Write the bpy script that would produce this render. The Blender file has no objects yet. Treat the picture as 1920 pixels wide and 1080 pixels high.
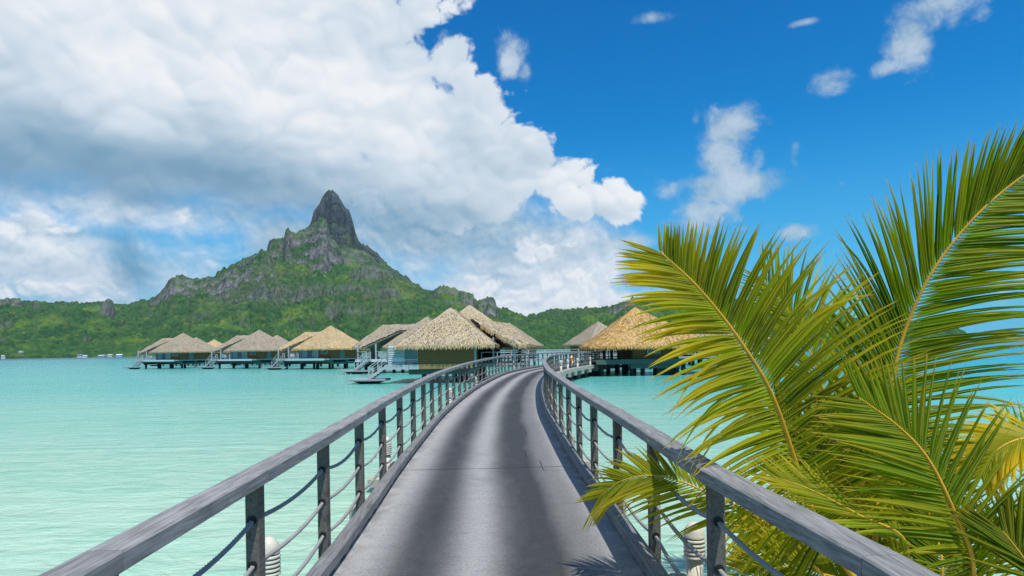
import bpy, bmesh, math, random
import numpy as np
from mathutils import Vector, Matrix, noise as mnoise

S = bpy.context.scene
COL = S.collection
R = math.radians
rnd = random.Random(7)

# ------------------------------------------------------------------ camera
F = 1200.0            # focal length in pixels of the 1920 wide frame
ROLL = math.atan(.0164)
CZ = 2.6
cam_d = bpy.data.cameras.new('camera')
cam = bpy.data.objects.new('camera', cam_d)
COL.objects.link(cam)
cam_d.sensor_width = 36
cam_d.lens = F / 1920 * 36
cam_d.shift_y = 115.2 / 1920
cam_d.clip_start = .1
cam_d.clip_end = 40000
cam.matrix_world = Matrix.Translation((0, 0, CZ)) @ Matrix.Rotation(R(90), 4, 'X') @ Matrix.Rotation(-ROLL, 4, 'Z')
S.camera = cam


def uv(px, py):
    u = px - 960; v = py - 655.2
    return u * math.cos(ROLL) - v * math.sin(ROLL), u * math.sin(ROLL) + v * math.cos(ROLL)


def at(px, py, Y):
    """survey point: where the sight line of a photo pixel is at distance Y"""
    u, v = uv(px, py)
    return Vector((u / F * Y, Y, CZ - v / F * Y))


# ------------------------------------------------------------------ world
SUN_EL, SUN_AZ = R(66), R(150)       # azimuth clockwise from +Y (the view direction): behind, to the right
W = bpy.data.worlds.new('World')
S.world = W
W.use_nodes = True


class NT:
    def __init__(s, tree):
        s.t = tree; s.n = tree.nodes; s.l = tree.links

    def new(s, typ, **kw):
        n = s.n.new(typ)
        for k, v in kw.items(): setattr(n, k, v)
        return n

    def put(s, sock, v):
        if isinstance(v, bpy.types.NodeSocket): s.l.new(v, sock)
        else: sock.default_value = v

    def m(s, op, a, b=None, c=None, clamp=False):
        n = s.n.new('ShaderNodeMath'); n.operation = op; n.use_clamp = clamp
        s.put(n.inputs[0], a)
        if b is not None: s.put(n.inputs[1], b)
        if c is not None: s.put(n.inputs[2], c)
        return n.outputs[0]

    def vm(s, op, a, b=None, scale=None):
        n = s.n.new('ShaderNodeVectorMath'); n.operation = op
        s.put(n.inputs[0], a)
        if b is not None: s.put(n.inputs[1], b)
        if scale is not None: s.put(n.inputs['Scale'], scale)
        return n.outputs[0]

    def noise(s, vec, scale, detail=4, rough=.5, dist=0, lac=2.0, typ='FBM', norm=True):
        n = s.n.new('ShaderNodeTexNoise'); n.noise_type = typ; n.normalize = norm
        if vec is not None: s.put(n.inputs['Vector'], vec)
        n.inputs['Scale'].default_value = scale; n.inputs['Detail'].default_value = detail
        n.inputs['Roughness'].default_value = rough; n.inputs['Distortion'].default_value = dist
        n.inputs['Lacunarity'].default_value = lac
        return n.outputs['Fac']

    def colnoise(s, vec, scale, detail, rough):
        n = s.n.new('ShaderNodeTexNoise'); s.put(n.inputs['Vector'], vec)
        n.inputs['Scale'].default_value = scale; n.inputs['Detail'].default_value = detail; n.inputs['Roughness'].default_value = rough
        return n.outputs['Color']

    def vor(s, vec, scale, feature='F1', out='Distance', rand=1.0):
        n = s.n.new('ShaderNodeTexVoronoi'); n.feature = feature
        s.put(n.inputs['Vector'], vec); n.inputs['Scale'].default_value = scale
        n.inputs['Randomness'].default_value = rand
        return n.outputs[out]

    def rng(s, v, a, b, c=0., d=1., smooth=True):
        n = s.n.new('ShaderNodeMapRange'); n.interpolation_type = 'SMOOTHSTEP' if smooth else 'LINEAR'
        s.put(n.inputs['Value'], v)
        n.inputs['From Min'].default_value = a; n.inputs['From Max'].default_value = b
        n.inputs['To Min'].default_value = c; n.inputs['To Max'].default_value = d
        return n.outputs['Result']

    def mix(s, f, a, b, blend='MIX'):
        n = s.n.new('ShaderNodeMix'); n.data_type = 'RGBA'; n.blend_type = blend
        s.put(n.inputs['Factor'], f)
        for so, v in ((n.inputs[6], a), (n.inputs[7], b)):
            if not isinstance(v, bpy.types.NodeSocket) and len(v) == 3: v = (*v, 1)
            s.put(so, v)
        return n.outputs[2]

    def ramp(s, v, stops):
        n = s.n.new('ShaderNodeValToRGB'); cr = n.color_ramp
        while len(cr.elements) > 1: cr.elements.remove(cr.elements[-1])
        cr.elements[0].position = stops[0][0]; cr.elements[0].color = (*stops[0][1], 1)
        for p, c in stops[1:]:
            e = cr.elements.new(p); e.color = (*c, 1)
        s.put(n.inputs['Fac'], v)
        return n.outputs['Color']

    def bump(s, h, strength=.5, dist=.02, normal=None):
        n = s.n.new('ShaderNodeBump'); n.inputs['Strength'].default_value = strength
        n.inputs['Distance'].default_value = dist; s.put(n.inputs['Height'], h)
        if normal is not None: s.put(n.inputs['Normal'], normal)
        return n.outputs['Normal']

    def mapping(s, vec, scale=(1, 1, 1), rot=(0, 0, 0), loc=(0, 0, 0)):
        n = s.n.new('ShaderNodeMapping'); s.put(n.inputs['Vector'], vec)
        n.inputs['Scale'].default_value = scale; n.inputs['Rotation'].default_value = rot
        n.inputs['Location'].default_value = loc
        return n.outputs['Vector']

    def attr(s, name, out='Fac'):
        n = s.n.new('ShaderNodeAttribute'); n.attribute_name = name
        return n.outputs[out]

    def obj(s): return s.n.new('ShaderNodeTexCoord').outputs['Object']
    def pos(s): return s.n.new('ShaderNodeNewGeometry').outputs['Position']


def lin(r, g, b):
    def c(x):
        x /= 255
        return x / 12.92 if x < .04045 else ((x + .055) / 1.055) ** 2.4
    return (c(r), c(g), c(b))


def build_world():
    t = W.node_tree; t.nodes.clear()
    N = NT(t)
    out = N.new('ShaderNodeOutputWorld'); bg = N.new('ShaderNodeBackground')
    t.links.new(bg.outputs[0], out.inputs[0])
    K = .1
    bg.inputs['Strength'].default_value = K
    sky = N.new('ShaderNodeTexSky'); sky.sky_type = 'NISHITA'; sky.sun_disc = False
    sky.sun_elevation = SUN_EL; sky.sun_rotation = SUN_AZ; sky.altitude = 0
    sky.air_density = 1.0; sky.dust_density = .25; sky.ozone_density = 2.2
    d = N.new('ShaderNodeTexCoord').outputs['Generated']
    sx = N.new('ShaderNodeSeparateXYZ'); N.put(sx.inputs[0], d)
    x, y, z = sx.outputs
    az = N.m('ARCTAN2', x, y)
    el = N.m('ARCSINE', z)
    # deep tropical blue: saturate the physical sky
    hs = N.new('ShaderNodeHueSaturation'); hs.inputs['Saturation'].default_value = 1.42
    hs.inputs['Value'].default_value = 1.1
    N.put(hs.inputs['Color'], sky.outputs[0])
    skyc = N.mix(1.0, hs.outputs[0], (.05, 1.13, 1.32), 'MULTIPLY')
    skyc = N.mix(N.rng(el, -.02, .34, .80, 0), skyc, tuple(v / K for v in lin(98, 174, 229)))

    dn = N.vm('MULTIPLY', d, (1, 1, 1.2))
    # gentle domain warp so that outlines curl
    dj = N.vm('ADD', dn, N.vm('SCALE', N.vm('SUBTRACT', N.colnoise(dn, 11.0, 3, .5), (.5, .5, .5)), None, .045))

    def billow(vec, scale, octs=4, gain=.52):
        """cauliflower heads: rounded lobes parted by creases"""
        r = None; a = 1.0; tot = 0
        for i in range(octs):
            n = N.noise(N.vm('ADD', vec, (i * 3.7, i * 1.3, i * 2.1)), scale * 2.1 ** i, 0, .5)
            t_ = N.m('MULTIPLY', N.m('ABSOLUTE', N.m('SUBTRACT', n, .5)), 2.6 * a)
            r = t_ if r is None else N.m('ADD', r, t_); tot += a; a *= gain
        return N.m('MULTIPLY', r, 1 / tot)

    off = (math.sin(SUN_AZ) * .004, 0, .015)
    lowf = N.noise(dn, 3.6, 2, .5)
    nA = N.noise(dj, 7.0, 8, .56); nB = N.noise(N.vm('ADD', dn, (3.1, 1.7, .4)), 34.0, 5, .6)
    nS = N.noise(dj, 7.0, 3, .5); nS2 = N.noise(N.vm('ADD', dj, off), 7.0, 3, .5)
    bA = billow(dj, 11.0); bS = billow(dj, 11.0, 2, .42); bS2 = billow(N.vm('ADD', dj, (off[0], 0, .010)), 11.0, 2, .42)

    def blob(px, py, sxp, syp, w=1.0, rot=0.0, p=2.0):
        u, v = uv(px, py)
        a0 = math.atan2(u, F); e0 = math.atan2(-v, math.hypot(F, u))
        da = N.m('SUBTRACT', az, a0); de = N.m('SUBTRACT', el, e0)
        if rot:
            c, s_ = math.cos(R(rot)), math.sin(R(rot))
            da, de = (N.m('ADD', N.m('MULTIPLY', da, c), N.m('MULTIPLY', de, s_)),
                      N.m('SUBTRACT', N.m('MULTIPLY', de, c), N.m('MULTIPLY', da, s_)))
        q = N.m('ADD', N.m('POWER', N.m('ABSOLUTE', N.m('MULTIPLY', da, F / sxp)), p),
                N.m('POWER', N.m('ABSOLUTE', N.m('MULTIPLY', de, F / syp)), p))
        return N.m('MULTIPLY', N.m('EXPONENT', N.m('MULTIPLY', q, -1.0)), w)

    def fold(op, items):
        r = items[0]
        for i in items[1:]: r = N.m(op, r, i)
        return r

    half = lambda n, k: N.m('MULTIPLY', N.m('SUBTRACT', n, .5), k)
    # ---- the great cumulus bank over the mountain
    big = fold('MAXIMUM', [
        blob(200, 120, 560, 250, 1.1, 0, 4), blob(585, 130, 230, 210, 1.1, 0, 3), blob(800, 235, 165, 120, 1.05),
        blob(840, 125, 70, 70, .92), blob(610, 30, 90, 90, 1.1), blob(745, 160, 120, 100, 1.15), blob(860, 325, 190, 95, 1.08, 0, 3), blob(1000, 325, 62, 50, 1.0), blob(1090, 374, 125, 46, .88, -8), blob(955, 310, 110, 85, 1.05), blob(1040, 335, 85, 55, 1.0),
        blob(200, 290, 560, 80, 1.0, 0, 4), blob(-500, 60, 700, 330, 1.1, 0, 4), blob(50, -420, 520, 400, 1.1, 0, 4)])
    Dbig = fold('ADD', [big, half(nA, 1.1), half(nB, .36), N.m('MULTIPLY', N.m('SUBTRACT', bA, .30), .8)])
    aBig = N.rng(Dbig, .42, .59)
    # underside of the bank is ragged and soft
    aBig = N.m('MULTIPLY', aBig, N.m('SUBTRACT', 1.0, N.m('MULTIPLY', N.rng(N.m('ADD', el, half(nA, .10)), .245, .185, 0, 1), N.rng(az, -.02, -.16, 0, 1))))
    # ---- soft lower bank along the horizon
    low = fold('MAXIMUM', [
        blob(1010, 500, 210, 110, .92, 0, 3), blob(820, 430, 240, 105, .98), blob(80, 500, 330, 95, .80, 0, 3),
        blob(540, 460, 110, 90, .80), blob(1060, 570, 240, 40, .98), blob(250, 400, 320, 60, .72),
        blob(-500, 480, 420, 110, .9), blob(640, 350, 360, 70, .95), blob(330, 470, 90, 60, .62), blob(1180, 455, 80, 24, .62)])
    dc = N.vm('ADD', N.vm('MULTIPLY', d, (1, 1, 1.35)), (2.2, .3, .9))
    nC = N.noise(dc, 7.5, 7, .55)
    bC = billow(N.vm('ADD', dj, (1.9, .7, .2)), 24.0, 3); bC2 = billow(N.vm('ADD', dj, (1.903, .7, .209)), 24.0, 3)
    Dlow = fold('ADD', [low, half(nB, .18), half(nC, 1.1), N.m('MULTIPLY', N.m('SUBTRACT', bC, .3), .16)])
    aLow = N.m('MULTIPLY', N.rng(Dlow, .22, .86), .96)
    # ---- brighter cumulus heads standing in the lower bank
    cum = fold('MAXIMUM', [blob(1085, 535, 95, 44, .95), blob(960, 570, 130, 30, .9), blob(905, 535, 60, 30, .8), blob(1000, 470, 80, 40, .72), blob(1130, 575, 70, 22, .9),
                           blob(60, 425, 150, 26, .62), blob(330, 400, 90, 34, .52), blob(60, 545, 160, 22, .7), blob(640, 420, 14, 14, .0)])
    Dcum = fold('ADD', [cum, half(nC, .8), half(nB, .30), N.m('MULTIPLY', N.m('SUBTRACT', bC, .3), .5)])
    aCum = N.m('MULTIPLY', N.rng(Dcum, .44, .66), .85)
    VC = N.m('ADD', N.m('ADD', .90, N.m('MULTIPLY', N.m('SUBTRACT', bC, bC2), .5)), N.m('MULTIPLY', N.m('SUBTRACT', Dcum, .8), .12))
    # ---- small fair-weather puffs on the right
    sm = fold('MAXIMUM', [
        blob(1372, 240, 62, 46, 1.0), blob(1304, 226, 13, 26, .62), blob(1350, 300, 52, 56, .92), blob(1425, 305, 22, 46, .70), blob(1370, 350, 125, 46, 1.0), blob(1325, 400, 90, 46, .84),
        blob(1490, 285, 17, 38, .70), blob(1495, 437, 46, 20, .84), blob(1550, 148, 50, 28, .82), blob(1230, 33, 66, 15, .82),
        blob(1505, 43, 44, 9, .70), blob(1745, 5, 74, 50, .86), blob(1705, 70, 46, 54, .88, 20), blob(1665, 125, 38, 18, .68), blob(1580, 345, 17, 10, .62),
        blob(1400, 428, 110, 11, .60), blob(1165, 455, 90, 24, .66), blob(1880, 550, 24, 30, .62), blob(960, 110, 34, 44, .80), blob(985, 140, 20, 30, .74), blob(2150, 250, 160, 60, .8),
        blob(2300, 520, 260, 50, .8)])
    nD = N.noise(N.vm('ADD', dj, (5.3, .2, 1.1)), 15.0, 7, .62)
    bD = billow(N.vm('ADD', dj, (4.2, .1, .2)), 34.0, 3)
    Dsm = fold('ADD', [sm, half(nB, .30), half(nD, 1.3), N.m('MULTIPLY', N.m('SUBTRACT', bD, .3), .22)])
    aSm = N.m('MULTIPLY', N.rng(Dsm, .36, .86), .86)
    # ---- the rest of the sky, out of view, carries the same broken cloud
    nE = N.noise(N.vm('ADD', d, (1.3, 4.2, .1)), 2.6, 6, .55)
    outw = N.m('MAXIMUM', N.rng(N.m('ABSOLUTE', az), .85, 1.2), N.rng(el, .62, .8))
    aOut = N.m('MULTIPLY', N.m('MULTIPLY', N.rng(nE, .52, .66), outw), .9)

    # shade: bright sunlit tops, blue-grey flat base
    dark = fold('ADD', [
        blob(60, 385, 300, 32, .40, 0, 2), blob(230, 305, 430, 85, .36), blob(540, 355, 240, 50, .32), blob(800, 400, 200, 28, .22),
        blob(60, 265, 330, 70, .16), blob(405, 215, 60, 150, .10, 20), blob(330, 40, 120, 60, .05), blob(900, 412, 240, 24, .12),
        blob(-500, 340, 500, 90, .4), blob(860, 205, 70, 36, .10), blob(20, 60, 100, 60, .05), blob(1100, 408, 90, 18, .14), blob(840, 290, 120, 60, .05)])
    dark = N.m('MULTIPLY', dark, N.m('ADD', .48, N.m('MULTIPLY', nA, .80)))
    relief = N.m('ADD', N.m('MULTIPLY', N.m('SUBTRACT', bS, bS2), .30), N.m('ADD', N.m('MULTIPLY', N.m('SUBTRACT', nS, nS2), 1.0), half(nA, .12)))
    V = N.m('SUBTRACT', N.m('ADD', 1.0, relief), dark)
    V = N.m('SUBTRACT', V, N.m('MULTIPLY', N.rng(lowf, .40, .66), .15))
    V = N.m('SUBTRACT', V, N.m('MULTIPLY', N.rng(bS, .35, .05), .04))
    cram = [(0.0, lin(96, 142, 174)), (.3, lin(128, 165, 192)), (.55, lin(168, 193, 212)), (.8, lin(212, 224, 236)), (1.0, lin(242, 245, 248))]
    cBig = N.ramp(V, cram)
    VL = N.m('ADD', N.m('ADD', .72, N.m('MULTIPLY', N.m('SUBTRACT', bC, bC2), .34)), N.m('ADD', half(nC, .85), half(nB, .10)))
    VL = N.m('SUBTRACT', VL, fold('ADD', [blob(800, 430, 210, 50, .26), blob(235, 470, 22, 60, .40), blob(100, 434, 130, 9, .30), blob(1000, 515, 170, 40, .10), blob(500, 460, 80, 70, .20), blob(540, 385, 430, 34, .24), blob(265, 510, 22, 25, .3)]))
    VL = N.m('ADD', VL, fold('ADD', [blob(1080, 525, 130, 50, .22), blob(60, 420, 170, 22, .16), blob(950, 575, 220, 26, .20), blob(330, 420, 120, 40, .12)]))
    cLow = N.ramp(VL, cram)
    VS = N.m('ADD', N.m('ADD', .60, half(nD, .7)), N.m('MULTIPLY', N.m('SUBTRACT', Dsm, .8), .20))
    cSm = N.ramp(VS, cram)
    up = lambda c: N.vm('SCALE', c, None, 1.0 / K)
    c = N.mix(aLow, skyc, up(cLow))
    c = N.mix(aCum, c, up(N.ramp(VC, cram)))
    c = N.mix(aSm, c, up(cSm))
    c = N.mix(aOut, c, up(N.ramp(N.m('ADD', .75, N.m('MULTIPLY', N.m('SUBTRACT', nE, .6), -1.2)), cram)))
    c = N.mix(aBig, c, up(cBig))
    N.put(bg.inputs['Color'], c)


build_world()
try:
    W.cycles.sampling_method = 'MANUAL'; W.cycles.sample_map_resolution = 512
except Exception:
    pass
sun_d = bpy.data.lights.new('sun', 'SUN')
sun_d.energy = 4.4; sun_d.angle = R(.53); sun_d.color = (1, .955, .88)
sun = bpy.data.objects.new('sun', sun_d); COL.objects.link(sun)
sdir = Vector((math.sin(SUN_AZ) * math.cos(SUN_EL), math.cos(SUN_AZ) * math.cos(SUN_EL), math.sin(SUN_EL)))
sun.rotation_euler = sdir.to_track_quat('Z', 'Y').to_euler()
sun.location = (20, -20, 60)
S.view_settings.view_transform = 'Standard'; S.view_settings.look = 'None'
S.view_settings.exposure = 0; S.view_settings.gamma = 1; S.view_settings.use_curve_mapping = False
S.cycles.max_bounces = 6; S.cycles.diffuse_bounces = 2; S.cycles.glossy_bounces = 2
S.cycles.transmission_bounces = 4; S.cycles.volume_bounces = 0; S.cycles.transparent_max_bounces = 6
S.cycles.use_denoising = True
S.cycles.denoising_prefilter = 'NONE'
S.cycles.denoising_input_passes = 'RGB_ALBEDO_NORMAL'
S.cycles.sample_clamp_indirect = 4


# ------------------------------------------------------------------ helpers
def tag(o, label=None, cat=None, group=None, kind=None):
    if label: o['label'] = label
    if cat: o['category'] = cat
    if group: o['group'] = group
    if kind: o['kind'] = kind
    return o


def thing(name, label, cat, loc=(0, 0, 0), rz=0, group=None):
    o = bpy.data.objects.new(name, None); COL.objects.link(o)
    o.location = loc; o.rotation_euler = (0, 0, rz); o.empty_display_size = .2
    return tag(o, label, cat, group)


def link(name, me, parent=None):
    o = bpy.data.objects.new(name, me); COL.objects.link(o)
    if parent: o.parent = parent
    return o


def mesh(name, verts, faces, mats, smooth=False, attrs=None, midx=None):
    me = bpy.data.meshes.new(name)
    me.from_pydata([tuple(v) for v in verts], [], faces)
    for m in (mats if isinstance(mats, (list, tuple)) else [mats]): me.materials.append(m)
    if smooth: me.polygons.foreach_set('use_smooth', [True] * len(me.polygons))
    if midx: me.polygons.foreach_set('material_index', midx)
    for k, v in (attrs or {}).items():
        a = me.attributes.new(k, 'FLOAT', 'POINT'); a.data.foreach_set('value', v)
    me.update()
    return me


def ob(name, verts, faces, mat, parent=None, kind=None, **kw):
    o = link(name, mesh(name, verts, faces, mat, **kw), parent)
    if kind: o['kind'] = kind
    return o


class MB:
    """collects simple solids; build() links them as one mesh object"""
    def __init__(s): s.v = []; s.f = []

    def add(s, vs, fs):
        b = len(s.v); s.v += [tuple(v) for v in vs]; s.f += [tuple(i + b for i in f) for f in fs]; return s

    def box(s, x0, x1, y0, y1, z0, z1, bev=0):
        if not bev:
            vs = [(x, y, z) for z in (z0, z1) for y in (y0, y1) for x in (x0, x1)]
            return s.add(vs, [(0, 2, 3, 1), (4, 5, 7, 6), (0, 1, 5, 4), (1, 3, 7, 5), (3, 2, 6, 7), (2, 0, 4, 6)])
        bm = bmesh.new(); bmesh.ops.create_cube(bm, size=1)
        for v in bm.verts:
            v.co = ((x0 + x1) / 2 + v.co.x * (x1 - x0), (y0 + y1) / 2 + v.co.y * (y1 - y0), (z0 + z1) / 2 + v.co.z * (z1 - z0))
        bmesh.ops.bevel(bm, geom=bm.edges[:], offset=bev, segments=1, affect='EDGES')
        bm.verts.index_update()
        s.add([v.co[:] for v in bm.verts], [[v.index for v in f.verts] for f in bm.faces]); bm.free(); return s

    def bar(s, a, b, w, h=None, up=(0, 0, 1)):
        a, b = Vector(a), Vector(b); h = h or w
        t = (b - a).normalized(); u = Vector(up)
        if abs(t.dot(u)) > .98: u = Vector((0, 1, 0))
        sd = t.cross(u).normalized(); u = sd.cross(t)
        vs = []
        for p in (a, b):
            for i, j in ((-1, -1), (1, -1), (1, 1), (-1, 1)): vs.append(p + sd * i * w / 2 + u * j * h / 2)
        return s.add(vs, [(0, 1, 2, 3), (7, 6, 5, 4), (0, 4, 5, 1), (1, 5, 6, 2), (2, 6, 7, 3), (3, 7, 4, 0)])

    def tube(s, pts, rads, seg=8, cap=True):
        pts = [Vector(p) for p in pts]
        if not isinstance(rads, (list, tuple)): rads = [rads] * len(pts)
        b = len(s.v); n = len(pts); ref = None
        for i, p in enumerate(pts):
            t = (pts[min(i + 1, n - 1)] - pts[max(i - 1, 0)]).normalized()
            if ref is None:
                ref = Vector((0, 0, 1)) if abs(t.z) < .9 else Vector((1, 0, 0))
            sd = t.cross(ref).normalized(); ref = sd.cross(t).normalized()
            for k in range(seg):
                a = 2 * math.pi * k / seg
                s.v.append(tuple(p + (sd * math.cos(a) + ref * math.sin(a)) * rads[i]))
        for i in range(n - 1):
            for k in range(seg):
                k2 = (k + 1) % seg
                s.f.append((b + i * seg + k, b + i * seg + k2, b + (i + 1) * seg + k2, b + (i + 1) * seg + k))
        if cap:
            s.f.append(tuple(b + k for k in reversed(range(seg)))); s.f.append(tuple(b + (n - 1) * seg + k for k in range(seg)))
        return s

    def lathe(s, prof, seg=20, c=(0, 0, 0)):
        b = len(s.v)
        for r, z in prof:
            for k in range(seg):
                a = 2 * math.pi * k / seg; s.v.append((c[0] + r * math.cos(a), c[1] + r * math.sin(a), c[2] + z))
        for i in range(len(prof) - 1):
            for k in range(seg):
                k2 = (k + 1) % seg
                s.f.append((b + i * seg + k, b + i * seg + k2, b + (i + 1) * seg + k2, b + (i + 1) * seg + k))
        return s

    def mesh(s, name, mat, smooth=False): return mesh(name, s.v, s.f, mat, smooth)

    def build(s, name, mat, parent=None, smooth=False, kind=None):
        o = link(name, s.mesh(name, mat, smooth), parent)
        if kind: o['kind'] = kind
        return o


def copy_tree(o, parent=None):
    c = o.copy(); COL.objects.link(c)
    if parent: c.parent = parent
    for ch in list(o.children): copy_tree(ch, c)
    return c


def mat(name):
    m = bpy.data.materials.new(name); m.use_nodes = True
    t = m.node_tree; t.nodes.clear()
    N = NT(t); out = N.new('ShaderNodeOutputMaterial'); b = N.new('ShaderNodeBsdfPrincipled')
    t.links.new(b.outputs[0], out.inputs[0])
    N.out = out; N.b = b
    b.inputs['Roughness'].default_value = .8
    b.inputs['Specular IOR Level'].default_value = .3
    return m, N


def flat(name, c, rough=.7, var=.25, scale=6, spec=.3):
    m, N = mat(name)
    n = N.noise(N.obj(), scale, 5, .6)
    N.put(N.b.inputs['Base Color'], N.mix(n, tuple(v * (1 - var) for v in c), tuple(min(1, v * (1 + var)) for v in c)))
    N.b.inputs['Roughness'].default_value = rough; N.b.inputs['Specular IOR Level'].default_value = spec
    N.put(N.b.inputs['Normal'], N.bump(N.noise(N.obj(), scale * 6, 4, .6), .3, .01))
    return m


# ------------------------------------------------------------------ materials
def m_deck():
    m, N = mat('worn_concrete'); la = N.attr('lat'); al = N.attr('along')
    P = N.pos()
    wob = N.m('MULTIPLY', N.m('SUBTRACT', N.noise(P, .5, 2, .5), .5), .12)
    l2 = N.m('ADD', la, wob)

    def band(c, w): return N.m('EXPONENT', N.m('MULTIPLY', N.m('POWER', N.m('ABSOLUTE', N.m('DIVIDE', N.m('SUBTRACT', l2, c), w)), 2.8), -1))
    st = N.m('ADD', band(-.62, .37), band(.36, .34))
    st = N.m('ADD', st, N.m('MULTIPLY', band(.85, .34), .62))
    st = N.m('MULTIPLY', st, N.rng(N.noise(N.mapping(P, (1.6, .35, 1)), 1.0, 6, .65), .2, .75, .90, 1.06))
    fine = N.noise(P, 90, 6, .75)
    mid = N.noise(P, 7, 8, .72)
    blot = N.noise(P, 1.1, 5, .6)
    light = N.mix(mid, (.34, .33, .315), (.50, .485, .465))
    dk = N.mix(mid, (.036, .039, .042), (.066, .069, .072))
    c = N.mix(N.m('MULTIPLY', st, .97, clamp=True), light, dk)
    c = N.mix(N.rng(blot, .55, .75, 0, .28), c, (.12, .122, .125))
    c = N.mix(N.rng(N.noise(P, 38, 5, .75), .30, .62, .7, 0), c, N.mix(1, c, (.55, .55, .55), 'MULTIPLY'))
    sp = N.vor(P, 42, 'F1')
    c = N.mix(N.rng(sp, .04, .10, .5, 0), c, (.5, .5, .48))
    # patchily darker towards the slab edge
    edge = N.rng(N.m('ABSOLUTE', la), 1.12, 1.32, 0, .45)
    c = N.mix(N.m('MULTIPLY', edge, N.rng(N.noise(P, 3, 5, .6), .35, .6)), c, (.09, .09, .088))
    tr = N.m('PINGPONG', N.m('ADD', al, N.m('MULTIPLY', mid, .12)), .18)
    c = N.mix(N.rng(tr, 0, .012, .16, 0), c, (.06, .06, .06))
    N.put(N.b.inputs['Base Color'], c)
    N.b.inputs['Roughness'].default_value = .88
    h = N.m('ADD', N.m('MULTIPLY', fine, .6), N.m('MULTIPLY', mid, .5))
    N.put(N.b.inputs['Normal'], N.bump(h, .55, .006))
    return m


def m_wood(name, a, b, dark, gscale=1.0):
    """weathered hardwood, grain along local 'along' direction (object x)"""
    m, N = mat(name); o = N.obj()
    oi = N.new('ShaderNodeObjectInfo'); rn = oi.outputs['Random']
    cx = N.new('ShaderNodeCombineXYZ'); N.put(cx.inputs[1], N.m('MULTIPLY', rn, 37.0)); N.put(cx.inputs[0], N.m('MULTIPLY', rn, 11.0))
    o = N.vm('ADD', o, cx.outputs[0])
    g = N.noise(N.mapping(o, (3 * gscale, 55 * gscale, 55 * gscale)), 1.0, 7, .65, .6)
    g2 = N.noise(N.mapping(o, (.9, 9, 9)), 1.0, 5, .6, .4)
    bl = N.noise(o, 2.2, 5, .6)
    c = N.mix(N.rng(g, .3, .7), a, b)
    c = N.mix(N.rng(g2, .56, .72, 0, .7), c, dark)
    c = N.mix(N.rng(bl, .5, .75, 0, .35), c, tuple(v * 1.3 for v in b))
    cr = N.rng(g, .30, .22, 0, .8)
    c = N.mix(cr, c, tuple(v * .4 for v in dark))
    c = N.mix(N.m('MULTIPLY', N.m('SUBTRACT', rn, .5), .5), c, N.mix(1, c, (1.5, 1.45, 1.4), 'MULTIPLY'))
    N.put(N.b.inputs['Base Color'], c); N.b.inputs['Roughness'].default_value = .72
    N.put(N.b.inputs['Normal'], N.bump(g, .5, .004))
    return m


def m_rope():
    m, N = mat('grey_rope'); P = N.obj()
    n = N.noise(P, 160, 3, .6); k = N.noise(P, 2.5, 4, .6)
    c = N.mix(n, (.21, .205, .19), (.36, .35, .33)); c = N.mix(N.rng(k, .4, .7, 0, .4), c, (.42, .41, .38))
    N.put(N.b.inputs['Base Color'], c); N.b.inputs['Roughness'].default_value = .85
    N.put(N.b.inputs['Normal'], N.bump(n, .4, .002))
    return m


def m_water():
    m, N = mat('lagoon_water'); P = N.pos()
    s = N.new('ShaderNodeSeparateXYZ'); N.put(s.inputs[0], P); X, Y = s.outputs[0], s.outputs[1]
    big = N.noise(N.mapping(P, (.012, .03, 0)), 1, 5, .55, .6)
    # depth of the lagoon: pale sand flats near, deeper farther and to the right
    dpt = N.m('ADD', N.m('MULTIPLY', N.rng(Y, 8, 50, 0, 1, False), .36), N.m('MULTIPLY', N.rng(Y, 60, 260, 0, 1, False), .36))
    dpt = N.m('ADD', dpt, N.m('MULTIPLY', N.rng(N.m('DIVIDE', X, N.m('ADD', Y, 25.)), .0, .55, 0, 1), N.rng(Y, 10, 60, .12, .42, False)))
    dpt = N.m('ADD', dpt, N.m('MULTIPLY', N.m('SUBTRACT', big, .5), .34))
    c = N.ramp(dpt, [(0.0, (.42, .63, .48)), (.16, (.28, .57, .45)), (.36, (.13, .49, .43)), (.6, (.05, .40, .40)), (.85, (.02, .31, .37)), (1.0, (.010, .25, .37))])
    # dark coral channel before the far shore
    ch = N.m('MULTIPLY', N.rng(N.m('ADD', Y, N.m('MULTIPLY', big, 300)), 620, 820), 1.0)
    c = N.mix(N.m('MULTIPLY', ch, .9), c, (.05, .13, .24))
    warp = N.vm('ADD', P, N.vm('SCALE', N.n.new('ShaderNodeCombineXYZ').outputs[0], None, 0.))
    r1 = N.noise(N.mapping(warp, (.9, 2.1, 0), (0, 0, R(14))), 1.0, 6, .62, .8)
    r2 = N.noise(N.mapping(warp, (3.2, 6.0, 0), (0, 0, R(-9))), 1.0, 4, .6, .6)
    r3 = N.noise(N.mapping(warp, (.13, .5, 0), (0, 0, R(8))), 1.0, 5, .6, .5)
    # greener ripples, with paler streaks painted into the colour as sparkle
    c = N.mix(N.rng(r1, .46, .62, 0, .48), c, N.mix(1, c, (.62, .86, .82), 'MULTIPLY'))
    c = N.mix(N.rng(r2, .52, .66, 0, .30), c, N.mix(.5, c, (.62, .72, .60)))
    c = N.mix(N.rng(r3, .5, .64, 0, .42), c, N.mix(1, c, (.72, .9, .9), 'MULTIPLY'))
    N.put(N.b.inputs['Base Color'], c)
    N.b.inputs['Roughness'].default_value = .16; N.b.inputs['IOR'].default_value = 1.33
    N.b.inputs['Specular IOR Level'].default_value = .22
    h = N.m('ADD', N.m('ADD', N.m('MULTIPLY', r1, .10), N.m('MULTIPLY', r2, .03)), N.m('MULTIPLY', r3, .16))
    N.put(N.b.inputs['Normal'], N.bump(h, .9, 1.0))
    return m


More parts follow.
